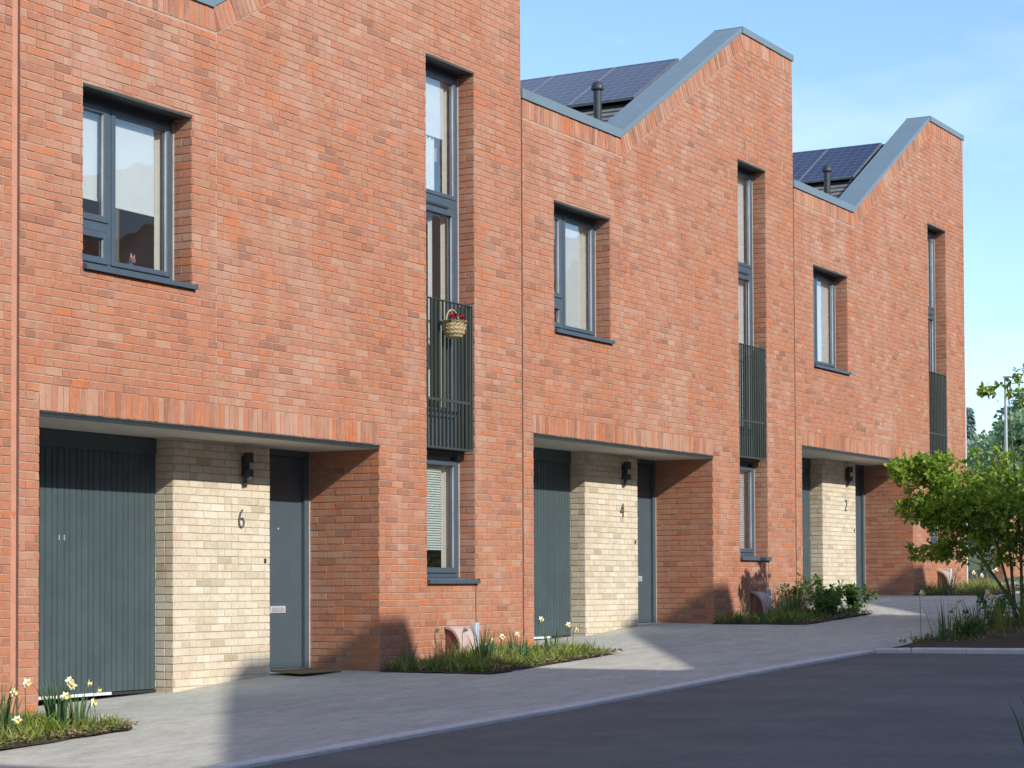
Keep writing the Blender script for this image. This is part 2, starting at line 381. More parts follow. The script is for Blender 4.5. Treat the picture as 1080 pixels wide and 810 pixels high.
    w.face([(DX1,.40,LOW-.6),(W,.40,LOW-.6),(W,.40,HIGH),(DX1,.40,HIGH)],'red_mortar')
    w.build('wall',root)
    # joint sealant strip
    g=MB(); g.box(.004,.033,-.0012,.003,ZB,LOW,'joint_dark')
    g.build('movement_joint',root)
    g=MB(); g.box(SX1-.009,SX1+.011,-.0012,.003,ZB,SZ0-.03,'joint_dark'); g.build('movement_joint',root)
    g=MB()
    if i==-1:
        g=MB(); g.box(W-.065,W-.002,-.008,-.0005,ZB,HIGH,'sealant')
    if g.f: g.build('joint_sealant',root)
    # ---- pale pier
    p=MB(); a,b,y=2.87,4.40,.68
    p.box(a,b,y,1.0,ZB,PZ-.04,'pale_mortar')
    courses(p,O=(0,y,0),U=(1,0,0),V=(0,0,1),Nn=(0,-1,0),u0=a-.004,u1=b+.004,v0=ZB+.6,v1=PZ-.045,mat='pale_brick',seed=sd+20,phase=.1,hdr=.12)
    courses(p,O=(a,0,0),U=(0,1,0),V=(0,0,1),Nn=(-1,0,0),u0=y,u1=.90,v0=ZB+.6,v1=PZ-.045,mat='pale_brick',seed=sd+21,hdr=.5)
    courses(p,O=(b,0,0),U=(0,1,0),V=(0,0,1),Nn=(1,0,0),u0=y,u1=.90,v0=ZB+.6,v1=PZ-.045,mat='pale_brick',seed=sd+22,hdr=.5)
    p.build('pale_brick_pier',root)
    # ---- soffit, lintel
    s=MB(); s.box(PX0,PX1,.021,.999,PZ-.045,PZ-.015,'soffit_board'); s.build('porch_soffit',root)
    s=MB(); s.box(PX0+.002,PX1-.002,-.004,.020,PZ-.046,PZ-.001,'dark_metal'); s.box(PX0+.002,PX1-.002,-.010,-.004,PZ-.018,PZ-.001,'dark_metal'); s.build('lintel',root)
    # ---- garage door: pressed vertical ribs
    gx0,gx1,gy,gz0,gz1=.45,2.868,.89,spec['gbase'],2.36
    d=MB(); x=gx0+.06; prof=[(gx0+.0,0)]; k=0
    wid=[.092,.070]
    while x<gx1-.05:
        ww=wid[k%2]; k+=1
        prof+= [(x,0),(x+.006,.012),(x+.014,.012),(x+.020,0)]; x+=ww
    prof.append((gx1,0))
    for (pa,ya),(pb,yb) in zip(prof,prof[1:]):
        d.face([(pa,gy+ya,gz0+.03),(pb,gy+yb,gz0+.03),(pb,gy+yb,gz1),(pa,gy+ya,gz1)],'garage_paint')
    d.face([(gx0,gy,gz1),(gx1,gy,gz1),(gx1,gy+.04,gz1),(gx0,gy+.04,gz1)],'garage_paint')
    d.box(gx0,gx1,gy+.03,gy+.06,gz0+.03,gz1,'garage_paint')
    gd=d.build('garage_door',root)
    q=MB(); q.bbox(gx0,gx1,gy-.012,gy+.05,gz1+.004,PZ-.046,'garage_paint'); q.build('header_panel',gd)
    q=MB(); q.box(gx0,spec.get('sealx',2.1),gy-.012,gy+.02,gz0+.002,gz0+.028,'white_seal'); q.build('bottom_seal',gd)
    q=MB(); q.box(spec.get('sealx',2.1),gx1,gy-.010,gy+.02,gz0-.002,gz0+.022,'dark_metal'); q.build('threshold',gd)
    q=MB()
    for hx in (1.50,1.57):
        q=MB(); q.bbox(hx,hx+.012,gy-.015,gy,1.525,1.575,'post_grey'); q.build('handle',gd)
    # ---- front door
    fx0,fx1,fz0=4.402,5.397,spec['fbase']
    d=MB(); d.bbox(4.44,5.285,.905,.95,fz0+.035,2.46,'door_paint'); fd=d.build('front_door',root)
    q=MB(); q.bbox(5.29,5.365,.865,.96,fz0,2.523,'door_paint'); q.bbox(fx0,4.438,.865,.96,fz0,2.523,'door_paint'); q.bbox(4.44,5.288,.865,.96,2.463,2.523,'door_paint')
    q.box(5.367,fx1,.872,.95,fz0,2.523,'frame_seal'); q.build('frame',fd)
    q=MB(); q.bbox(4.44,5.288,.86,.94,fz0,fz0+.03,'silver'); q.build('threshold',fd)
    q=MB(); q.bbox(4.72,4.985,.895,.906,.825,.90,'silver'); q.box(4.745,4.96,.892,.894,.84,.885,'post_grey'); q.build('letter_plate',fd)
    q=MB(); q.lathe(0,0,[(.012,0),(.012,.008),(.007,.010)],'silver'); ob=q.build('spyhole',fd); ob.rotation_euler=(math.radians(90),0,0); ob.location=(4.86,.905,1.70)
    q=MB(); q.tube([(4.50,.885,1.05),(4.50,.865,1.05),(4.60,.865,1.05)],.009,'silver'); q.bbox(4.485,4.515,.897,.906,.98,1.12,'silver'); q.build('door_handle',fd)
    # ---- house numeral on the pier
    if num:
        cu=bpy.data.curves.new('numeral','FONT'); cu.body=num; cu.size=.285; cu.extrude=.006; cu.align_x='CENTER'; cu.offset=-.0065
        to=bpy.data.objects.new('tmp',cu); COL.objects.link(to); dg=bpy.context.evaluated_depsgraph_get(); me=bpy.data.meshes.new_from_object(to.evaluated_get(dg)); bpy.data.objects.remove(to)
        me.materials.clear(); me.materials.append(MATS['steel_grey']); no=bpy.data.objects.new('house_number',me); COL.objects.link(no); no.parent=root
        no.rotation_euler=(math.radians(90),0,0); no.location=(3.915,.66,1.684); no.scale=(.85,1,1)
        no['label']='dark metal numeral %s fixed to the pale brick'%num
    # ---- up and down porch lamp
    q=MB(); X=3.95; q.bbox(X-.02,X+.02,.655,.675,2.20,2.40,'dark_metal'); lo=q.build('wall_light',root)
    q=MB(); q.lathe(X,.60,[(.050,2.335),(.050,2.43),(.044,2.434)],'dark_metal'); q.lathe(X,.60,[(.044,2.156),(.050,2.16),(.050,2.262)],'dark_metal'); q.box(X-.015,X+.015,.60,.66,2.22,2.37,'dark_metal'); q.build('lamp_housing',lo,smooth=False)
    q=MB(); q.lathe(X-.01,.635,[(.012,2.105),(.02,2.115),(.02,2.155)],'dark_metal'); q.build('sensor',lo)
    q=MB(); q.bbox(4.305,4.332,.66,.675,1.34,1.385,'dark_metal'); q.build('door_bell',root)
    # ---- windows
    def room(xa,xb,za,zb,par,y0=.30,dep=2.2):
        r=MB(); a0,b0=xa-.35,xb+.012
        r.face([(a0,y0+dep,za-.4),(b0,y0+dep,za-.4),(b0,y0+dep,zb+.2),(a0,y0+dep,zb+.2)],'room_wall')
        r.face([(a0,y0,za-.4),(a0,y0+dep,za-.4),(a0,y0+dep,zb+.2),(a0,y0,zb+.2)],'room_wall')
        r.face([(b0,y0,za-.4),(b0,y0+dep,za-.4),(b0,y0+dep,zb+.2),(b0,y0,zb+.2)],'room_wall')
        r.face([(a0,y0,za-.4),(b0,y0,za-.4),(b0,y0+dep,za-.4),(a0,y0+dep,za-.4)],'room_dark')
        r.face([(a0,y0,zb+.2),(b0,y0,zb+.2),(b0,y0+dep,zb+.2),(a0,y0+dep,zb+.2)],'room_wall')
        # inner wall lining round the opening
        for (p0,p1,q0,q1) in ((a0,xa,za-.4,zb+.2),(xb,b0,za-.4,zb+.2),(xa,xb,za-.4,za),(xa,xb,zb,zb+.2)):
            r.face([(p0,y0,q0),(p1,y0,q0),(p1,y0,q1),(p0,y0,q1)],'room_wall')
        r.build('room_interior',par)
    def frame(par,xa,xb,za,zb,y=.205,t=.055,yd=.07):
        q=MB(); q.bbox(xa,xa+t,y,y+yd,za,zb,'slate_frame'); q.bbox(xb-t,xb,y,y+yd,za,zb,'slate_frame'); q.bbox(xa+t,xb-t,y,y+yd,zb-t,zb,'slate_frame'); q.bbox(xa+t,xb-t,y,y+yd,za,za+t,'slate_frame')
        return q
    def sash(q,xa,xb,za,zb,y=.188,t=.058,glass=None):
        q.bbox(xa,xa+t,y,y+.05,za,zb,'slate_frame'); q.bbox(xb-t,xb,y,y+.05,za,zb,'slate_frame'); q.bbox(xa+t,xb-t,y,y+.05,zb-t,zb,'slate_frame'); q.bbox(xa+t,xb-t,y,y+.05,za,za+t,'slate_frame')
        e=.006 # gasket
        q.box(xa+t,xa+t+e,y+.012,y+.03,za+t,zb-t,'dark_metal'); q.box(xb-t-e,xb-t,y+.012,y+.03,za+t,zb-t,'silver')
    def pane(par,xa,xb,za,zb,y=.222):
        q=MB(); q.face([(xa,y,za),(xb,y,za),(xb,y,zb),(xa,y,zb)],'window_glass'); q.build('pane',par)
    def head(q,xa,xb,z):
        q.box(xa+.006,xb-.006,-.006,.20,z-.016,z-.001,'olive_metal'); q.box(xa+.006,xb-.006,-.009,-.006,z-.024,z-.001,'olive_metal')
    def sill(par,xa,xb,z):
        q=MB(); xa-=.0;xb+=.035
        P=[(xa,-.045,z-.048),(xb,-.045,z-.048),(xb,-.045,z-.006),(xa,-.045,z-.006),(xa,.21,z+.022),(xb,.21,z+.022),(xa,.0,z-.012),(xb,.0,z-.012)]
        q.idx(P,[(0,1,2,3),(3,2,5,4)],'slate_frame'); q.box(xa,xb,-.044,-.041,z-.048,z-.008,'slate_frame'); q.box(xa,xb-.035,.0,.20,z-.025,z-.012,'slate_frame'); q.box(xa,xa+.004,-.045,-.0,z-.048,z-.004,'slate_frame'); q.box(xb-.004,xb,-.045,-.0,z-.048,z+.004,'slate_frame')
        return q.build('sill',par)
    # first-floor window
    q=MB(); head(q,WX0,WX1,WZ1); q.box(WX0+.006,WX1-.006,.20,.24,WZ1-.05,WZ1-.016,'slate_frame'); q.box(WX1-.026,WX1-.006,.20,.23,WZ0+.022,WZ1-.05,'frame_seal')
    win=q.build('window',root,label='first floor window'+spec.get('w1',''))
    q=frame(win,WX0+.006,WX1-.028,WZ0+.022,WZ1-.05)
    mx=1.385; q.bbox(mx-.03,mx+.03,.198,.275,WZ0+.075,WZ1-.10,'slate_frame')
    sash(q,WX0+.05,mx-.025,4.30,WZ1-.095); sash(q,WX0+.05,mx-.025,WZ0+.07,4.215)
    q.bbox(WX0+.05,mx-.03,.20,.27,4.217,4.298,'slate_frame'); sash(q,mx+.025,WX1-.075,WZ0+.07,WZ1-.095,t=.045)
    q.build('frame',win); pane(win,WX0+.09,WX1-.1,WZ0+.1,WZ1-.13); sill(win,WX0,WX1,WZ0+.0)
    room(WX0,WX1,WZ0,WZ1,win)
    for (xa,xb,zl,mat) in spec['b1']:
        q=MB(); zt=WZ1-.10
        if mat=='cream_strip':
            n=int((xb-xa)/.02); pts=[(xa+(xb-xa)*k/n,.30+.016*math.sin(k*1.25)) for k in range(n+1)]
            for (pa,pb) in zip(pts,pts[1:]): q.face([(pa[0],pa[1],zl),(pb[0],pb[1],zl),(pb[0],pb[1],zt),(pa[0],pa[1],zt)],mat)
            q.build('curtain',win,smooth=False)
        else:
            q.box(xa,xb,.285,.287,zl,zt,mat); q.box(xa,xb,.280,.292,zl-.02,zl,mat); q.build('blind',win)
    # tall stair window
    q=MB(); head(q,SX0,SX1,SZ1); q.box(SX0+.006,SX1-.006,.20,.24,SZ1-.05,SZ1-.016,'slate_frame'); q.box(SX1-.026,SX1-.006,.20,.23,SZ0+.022,SZ1-.05,'frame_seal')
    st=q.build('tall_window',root,label='tall narrow window rising through both floors')
    q=frame(st,SX0+.006,SX1-.028,SZ0+.022,SZ1-.05)
    a,b=SX0+.05,SX1-.075
    q.bbox(a,b,.195,.27,5.33,5.43,'slate_frame'); sash(q,a,b,5.432,SZ1-.095,t=.045)
    sash(q,a+.02,b-.01,2.98,5.325,t=.085,y=.182); q.box(a+.05,b-.2,.17,.182,5.31,5.335,'dark_metal')
    q.box(a,b,.215,.26,2.54,2.98,'slate_frame')
    sash(q,a,b,SZ0+.07,2.50,t=.06); q.bbox(a+.14,a+.205,.186,.24,SZ0+.12,2.46,'slate_frame')
    q.build('frame',st)
    pane(st,a+.04,b-.04,5.46,SZ1-.13); pane(st,a+.10,b-.09,3.05,5.25); pane(st,a+.04,b-.04,SZ0+.12,2.46); sill(st,SX0,SX1,SZ0); room(SX0,SX1,SZ0,SZ1,st,dep=1.6)
    for (xa,xb,za,zb,kind) in spec['b2']:
        q=MB()
        if kind=='slat':
            z=za; q.face([(xa,.298,za),(xb,.298,za),(xb,.298,zb),(xa,.298,zb)],'blind_white')
            while z<zb: q.box(xa,xb,.27,.295,z,z+.004,'blind_white'); q.face([(xa,.27,z),(xb,.27,z),(xb,.29,z+.026),(xa,.29,z+.026)],'blind_white'); z+=.027
        elif kind in('curtain','cream'):  # cream kind: added stand-in for the pale inner reveal
            n=int((xb-xa)/.018); pts=[(xa+(xb-xa)*k/n,.31+.018*math.sin(k*1.3)) for k in range(n+1)]
            for (pa,pb) in zip(pts,pts[1:]): q.face([(pa[0],pa[1],za),(pb[0],pb[1],za),(pb[0],pb[1],zb),(pa[0],pa[1],zb)],'blind_white' if kind=='curtain' else 'cream_strip')
        else: q.box(xa,xb,.285,.287,za,zb,'blind_white'); q.box(xa,xb,.28,.292,za-.02,za,'blind_white')
        q.build('curtain' if kind in('curtain','cream') else 'blind',st)
    # ---- juliet guard
    q=MB(); ga,gb,g0,g1,gY=SX0+.025,SX1-.085,2.60,4.235,-.005
    n=12
    for k in range(n):
        x=ga+.012+(gb-ga-.024)*k/(n-1); q.bbox(x-.006,x+.006,gY,gY+.026,g0+.02,g1-.01,'olive_metal',e=.002)
    q.bbox(ga-.02,gb+.02,gY-.004,gY+.034,g1-.012,g1,'olive_metal',e=.002); q.bbox(ga-.02,gb+.02,gY-.004,gY+.10,g0,g0+.02,'olive_metal',e=.002)
    q.box(ga,gb,gY+.008,gY+.02,3.12,3.15,'olive_metal')
    q.bbox(gb+.022,gb+.032,gY-.004,gY+.19,g0,g1,'olive_metal',e=.002); q.bbox(ga-.025,ga-.02,gY-.004,gY+.19,g0,g1,'olive_metal',e=.001)
    q.box(ga,gb+.02,gY+.10,.186,g0-.03,g0+.018,'dark_metal')
    q.build('window_guard',root)
    # ---- parapet capping
    q=MB(); y0,y1=-.028,.425; T=.055
    def slab(xa,xb,za0,za1,zb0,zb1,yy0,yy1,mat='zinc_cap'):
        P=[(xa,yy0,za0),(xb,yy0,zb0),(xb,yy0,zb1),(xa,yy0,za1),(xa,yy1,za0),(xb,yy1,zb0),(xb,yy1,zb1),(xa,yy1,za1)]
        q.idx(P,[(0,1,2,3),(7,6,5,4),(3,2,6,7),(0,4,5,1),(1,5,6,2),(4,0,3,7)],mat)
    slab(-.0+.002,DX0,LOW+.002,LOW+.115,LOW+.002,LOW+.115,y0,y1)
    slab(DX0,DX1,LOW+.012,LOW+.09,HIGH+.012,HIGH+.085,y0+.016,y1)
    slab(DX1,W+(.03 if i==2 else .015),HIGH+.002,HIGH+.095,HIGH+.002,HIGH+.095,y0,y1)
    q.build('parapet_cap',root)
    # ---- roof
    q=MB(); rz=lambda x:6.539+M*(x-2.6)-.17
    RX0,RX1=1.95,5.78
    def rq(xa,xb,za,zb):
        L=math.hypot(xb-xa,zb-za); q.face([(xa,.43,za),(xb,.43,zb),(xb,7.9,zb),(xa,7.9,za)],'roof_tile',uv=[(.43,0),(.43,L),(7.9,L),(7.9,0)])
    nrow=int(math.hypot(RX1-RX0,rz(RX1)-rz(RX0))/.2)
    for k in range(nrow):  # real overlapping courses
        xa=RX0+(RX1-RX0)*k/nrow; xb=RX0+(RX1-RX0)*(k+1)/nrow
        rq(xa,xb,rz(xa)+.018,rz(xb)); q.face([(xa,.43,rz(xa)-.01),(xa,7.9,rz(xa)-.01),(xa,7.9,rz(xa)+.018),(xa,.43,rz(xa)+.018)],'roof_tile')
    rq(RX1,W,rz(RX1),LOW-.12); rq(0,RX0,LOW-.12,rz(RX0)) 
    q.tube([(RX1,.43,rz(RX1)+.0),(RX1,7.9,rz(RX1)+.0)],.05,'roof_tile'); q.build('roof',root)
    # ---- solar panels
    ux,uz=math.cos(ang),math.sin(ang)
    for k in range(4):
        ya=.56+1.008*k; q=MB(); bx,bz=4.12,6.539+M*(4.12-2.6)-.02; Lp=1.68
        def P(s,y,h): return (bx+ux*s-uz*h,y,bz+uz*s+ux*h)
        q.face([P(.02,ya+.02,.002),P(Lp-.02,ya+.02,.002),P(Lp-.02,ya+.98,.002),P(.02,ya+.98,.002)],'solar_glass',uv=[(0,0),(0,1),(1,1),(1,0)])
        for (sa,sb,yb,yc) in ((0,Lp,ya,ya+.012),(0,Lp,ya+.988,ya+1.0),(0,.02,ya+.02,ya+.98),(Lp-.02,Lp,ya+.02,ya+.98)):
            pts=[P(s_,y_,h_) for h_ in (-.035,.006) for y_ in (yb,yc) for s_ in (sa,sb)]
            q.idx(pts,[(0,2,3,1),(4,5,7,6),(0,1,5,4),(1,3,7,5),(3,2,6,7),(2,0,4,6)],'panel_frame')
        q.face([P(.02,ya+.02,-.03),P(Lp-.02,ya+.02,-.03),P(Lp-.02,ya+.98,-.03),P(.02,ya+.98,-.03)],'dark_metal')
        for s_ in (.35,1.3):
            pts=[P(a_,y_,h_) for h_ in (-.14,-.036) for y_ in (ya+.0,ya+1.03) for a_ in (s_,s_+.04)]
            q.idx(pts,[(0,2,3,1),(4,5,7,6),(0,1,5,4),(1,3,7,5),(3,2,6,7),(2,0,4,6)],'dark_metal')
        q.build('solar_panel',root)
    # ---- flue
    q=MB(); q.lathe(3.52,.80,[(.055,6.3),(.055,7.40),(.062,7.40),(.062,7.415)],'flue_black'); q.lathe(3.52,.80,[(.084,7.395),(.088,7.41),(.082,7.45),(.06,7.49),(.025,7.51)],'flue_black'); q.lathe(3.52,.80,[(.058,6.98),(.06,6.985),(.06,7.0),(.058,7.005)],'flue_black')
    q.build('flue_pipe',root,smooth=False)
    if i==2:
        q=MB(); q.tube([(W+.075,.035,.3),(W+.075,.035,4.1)],.034,'plastic_grey'); q.build('drainpipe',root)
    return root
SP6=dict(gbase=.105,fbase=.215,sealx=2.22,w1=' with half drawn white blinds',b1=[(1.45,2.10,4.50,'blind_white'),(.86,1.36,4.52,'blind_white'),(2.12,2.25,3.95,'cream_strip')],  # narrow cream strip added to brighten the glass edge like a plaster reveal
   b2=[(6.42,7.16,6.13,6.80,'roll'),(6.40,6.98,5.46,6.12,'curtain'),(6.62,6.70,3.2,5.2,'curtain'),(6.86,6.93,3.2,5.2,'curtain'),(6.52,7.08,1.50,2.44,'slat'),(7.17,7.30,5.46,6.80,'cream'),(7.13,7.28,3.1,5.25,'cream'),(7.13,7.28,1.25,2.46,'cream')])  # cream strips added in place of the bright plaster reveals
SP4=dict(gbase=.10,fbase=.215,sealx=2.3,w1=' with a long white curtain',b1=[(1.46,2.02,3.95,'blind_white'),(2.03,2.25,3.95,'cream_strip'),(.86,1.3,3.95,'blind_white')],
   b2=[(6.42,7.25,5.46,6.80,'curtain'),(6.42,7.22,3.1,5.25,'curtain'),(6.42,7.12,1.28,2.44,'slat')])
SP2=dict(gbase=.10,fbase=.215,sealx=2.3,w1=' with a pale drawn blind',b1=[(1.46,2.2,4.0,'blind_white'),(.86,1.3,4.0,'blind_white')],
   b2=[(6.42,7.22,3.1,5.25,'curtain'),(6.42,7.25,5.46,6.80,'roll'),(6.42,7.12,1.28,2.44,'slat')])
house(-1,-.33,None,'red brick terraced house cut off at the left edge of the photo','' or SP4)
house(0,0,'6','red brick terraced house with number 6 on its pale brick pier',SP6)
house(1,.325,'4','red brick terraced house with number 4, between houses 6 and 2',SP4)
house(2,.655,'2','red brick terraced house with number 2 at the far right end',SP2)

# ------------------------------------------------------------------ ground
def poly_sheet(name,pts,mat,h=0,thick=0,label=None,kind='structure',sub=None):
    q=MB()
    top=[(x,y,gz(x)+h) for x,y in pts]; q.face(top,mat)
    if thick:
        for i in range(len(pts)):
            a,b=top[i],top[(i+1)%len(pts)]; q.face([(a[0],a[1],a[2]-thick),(b[0],b[1],b[2]-thick),b,a],mat)
    o=q.build(name); o['kind']=kind
    if label: o['label']=label
    return o
q=MB() # base terrain, out to the horizon
xs=[-400,-40,60,600]; ys=[-400,-60,200,600]
for a,b in zip(xs,xs[1:]):
    for c,d in zip(ys,ys[1:]):
        q.face([(a,c,gz(a)-.16),(b,c,gz(b)-.16),(b,d,gz(b)-.16),(a,d,gz(a)-.16)],'verge_ground')
q.build('ground')['kind']='structure'
# kerb line measured from the photo
K=[(-39,-3.6),(-8,-3.58),(-1.68,-3.63),(.34,-3.71),(2.36,-3.84),(5.0,-3.89),(7.0,-3.94),(9.1,-4.04)]
K2=[(9.26,-4.4),(9.31,-5.0),(9.38,-5.7),(9.55,-9.0),(9.60,-13.5)]
def sheet_strip(q,top,bot,mat,h):
    for (a,b),(c,d) in zip(zip(top,top[1:]),zip(bot,bot[1:])):
        q.face([(c[0],c[1],gz(c[0])+h),(d[0],d[1],gz(d[0])+h),(b[0],b[1],gz(b[0])+h),(a[0],a[1],gz(a[0])+h)],mat)
# road
q=MB(); line=K+K2
for a,b in zip(K,K[1:]): q.face([(a[0],-13.6,gz(a[0])-.022),(b[0],-13.6,gz(b[0])-.022),(b[0],b[1],gz(b[0])-.022),(a[0],a[1],gz(a[0])-.022)],'asphalt')
q.face([(9.1,-13.6,gz(9.1)-.022),(9.62,-13.6,gz(9.1)-.022),(9.30,-4.3,gz(9.1)-.022),(9.1,-4.04,gz(9.1)-.022)],'asphalt')
q.build('road')['kind']='structure'
# pavement: from the kerb to the house fronts and into the porches
q=MB()
for a,b in zip(K,K[1:]): q.face([(a[0],a[1]+.0,gz(a[0])),(b[0],b[1],gz(b[0])),(b[0],.0,gz(b[0])),(a[0],.0,gz(a[0]))],'pavement')
XR=[9.1,14,20,26,34,45,59]
for a,b in zip(XR,XR[1:]): q.face([(a,-4.04 if a<10 else -4.0,gz(a)),(b,-4.0,gz(b)),(b,0 if b<=26 else 0,gz(b)),(a,0,gz(a))],'pavement')
for i in range(-1,3):
    dz=[-.33,0,.325,.655][i+1]; o=W*i
    # porch floor ramps up a little to the door threshold
    G=lambda x:gz(o+x)
    for (xa,xb,ha,hb) in ((.25,2.87,.0,-.02),(2.87,4.4,-.02,.04),(4.4,5.42,.04,.02)):
        q.face([(o+xa,-.001,G(xa)),(o+xb,-.001,G(xb)),(o+xb,1.0,G(xb)+hb),(o+xa,1.0,G(xa)+ha)],'pavement')
q.build('pavement')['kind']='structure'
# kerb stones
q=MB(); rr=random.Random(3)
def kerbline(q,pts,w,h,lift,stone=.91):
    # resample into stones
    P=[Vector((x,y,0)) for x,y in pts]; segs=[]; 
    for a,b in zip(P,P[1:]):
        L=(b-a).length; n=max(1,round(L/stone)); 
        for k in range(n): segs.append((a.lerp(b,k/n),a.lerp(b,(k+1)/n)))
    for a,b in segs:
        d=(b-a).normalized(); nn=Vector((-d.y,d.x,0)); g=.003; a2=a+d*g; b2=b-d*g
        hh=h+rr.uniform(-.002,.002)
        pts=[a2-nn*.0,b2-nn*.0,b2+nn*w,a2+nn*w]
        T=[(p.x,p.y,gz(p.x)+lift+hh) for p in pts]; B=[(p.x,p.y,gz(p.x)-.12) for p in pts]
        e=.012; T2=[(a2.x,a2.y,T[0][2]-e),(b2.x,b2.y,T[1][2]-e)]
        ti=[(a2.x+nn.x*e,a2.y+nn.y*e,T[0][2]),(b2.x+nn.x*e,b2.y+nn.y*e,T[1][2]),T[2],T[3]]
        q.face(ti,'kerb_stone'); q.face([T2[0],T2[1],ti[1],ti[0]],'kerb_stone'); q.face([B[0],B[1],T2[1],T2[0]],'kerb_stone')
        q.face([B[2],B[3],T[3],T[2]],'kerb_stone'); q.face([B[1],B[2],T[2],ti[1],T2[1]],'kerb_stone'); q.face([B[3],B[0],T2[0],ti[0],T[3]],'kerb_stone')
kerbline(q,K,.15,.008,0); kerbline(q,[(9.1,-4.04)]+K2,.13,.022,0)
q.build('kerb')['kind']='structure'
# faint saw-cut/mortar line along the pavement
q=MB()
for (a,b) in (((-.1,-1.40),(5.2,-1.42)),((8.2,-1.38),(13.7,-1.42)),((16.5,-1.4),(22.1,-1.42))):
    d=(Vector(b)-Vector(a)).normalized(); n=Vector((-d.y,d.x))*.013
    n_seg=int((Vector(b)-Vector(a)).length/.35)
    for k in range(n_seg):
        if rr.random()<.12: continue
        p=Vector(a).lerp(Vector(b),k/n_seg); s=Vector(a).lerp(Vector(b),(k+1)/n_seg)
        q.face([(p.x-n.x,p.y-n.y,gz(p.x)+.002),(s.x-n.x,s.y-n.y,gz(s.x)+.002),(s.x+n.x,s.y+n.y,gz(s.x)+.002),(p.x+n.x,p.y+n.y,gz(p.x)+.002)],'mortar_line')
q.build('paving_joint')['kind']='structure'
def soil(name,pts,seed,h=.03):
    # mounded bed: fan of triangles with jittered interior
    rng=random.Random(seed); q=MB(); xs=[p[0] for p in pts]; ys=[p[1] for p in pts]
    nx=max(6,int((max(xs)-min(xs))/.12)); ny=max(6,int((max(ys)-min(ys))/.12))
    # quadrilateral patch from 4 corners
    A,B,C,D=[Vector(p) for p in pts]; V=[];F=[]
    for j in range(ny+1):
        for i in range(nx+1):
            u,v=i/nx,j/ny; p=A.lerp(B,u).lerp(D.lerp(C,u),v)
            edge=min(u,1-u,v*1.0 if v<.5 else 1,(1 if v>.5 else v)); e=min(1,edge*6)
            V.append((p.x+(rng.uniform(-.02,.02)),p.y+rng.uniform(-.03,.03)*1,gz(p.x)+.006+h*e*rng.uniform(.4,1.3)+.012*rng.random()))
    for j in range(ny):
        for i in range(nx): a=j*(nx+1)+i; F.append((a,a+1,a+nx+2,a+nx+1))
    q.idx(V,F,'soil_mat'); o=q.build(name,smooth=True); o['kind']='structure'; return o
BEDS=[(-3.15,-.12),(5.28,8.12),(13.72,16.4),(22.2,25.0)]
for k,(a,b) in enumerate(BEDS): soil('soil_bed',[(a,-1.42),(b,-1.36),(b-.05,-.01),(a,-.01)],k)
soil('soil_bed',[(9.68,-9.0),(22,-9.0),(22,-3.62),(9.40,-4.16)],9,.05)

# ------------------------------------------------------------------ plants
def leaf(q,p,d,nrm,L,Wd,mat,c):
    d=d.normalized(); s=d.cross(nrm); s=s.normalized() if s.length>1e-3 else Vector((1,0,0)); n=s.cross(d)
    b=p; t=p+d*L-n*L*.12; m=p+d*L*.45; 
    i=[b,m+s*Wd*.5+n*Wd*.14,t,m-s*Wd*.5+n*Wd*.14,m+d*L*.05]
    q.idx(i,[(0,1,4),(1,2,4),(0,4,3),(4,2,3)],mat,c)
def blade(q,p,d,L,Wd,mat,c,bend=.5,n=4,rng=R):
    d=Vector(d).normalized(); side=Vector((rng.uniform(-1,1),rng.uniform(-1,1),0)); side=(side-d*side.dot(d)); side=side.normalized() if side.length>.01 else Vector((1,0,0))
    fall=Vector((d.x,d.y,0)); fall=fall.normalized() if fall.length>.01 else Vector((rng.uniform(-1,1),rng.uniform(-1,1),0)).normalized()
    P=Vector(p); V=[]; cur=d.copy()
    for k in range(n+1):
        t=k/n; w=Wd*(1-t**2.2)*.5+.0006; V+= [P-side*w,P+side*w]
        cur=(cur+fall*bend*.35*t-Vector((0,0,1))*bend*.42*t*t).normalized(); P=P+cur*(L/n)
    q.idx(V,[(2*k,2*k+1,2*k+3,2*k+2) for k in range(n)],mat,c)
def rv(rng,up=0): 
    v=Vector((rng.gauss(0,1),rng.gauss(0,1),rng.gauss(0,1)+up)); return v.normalized()
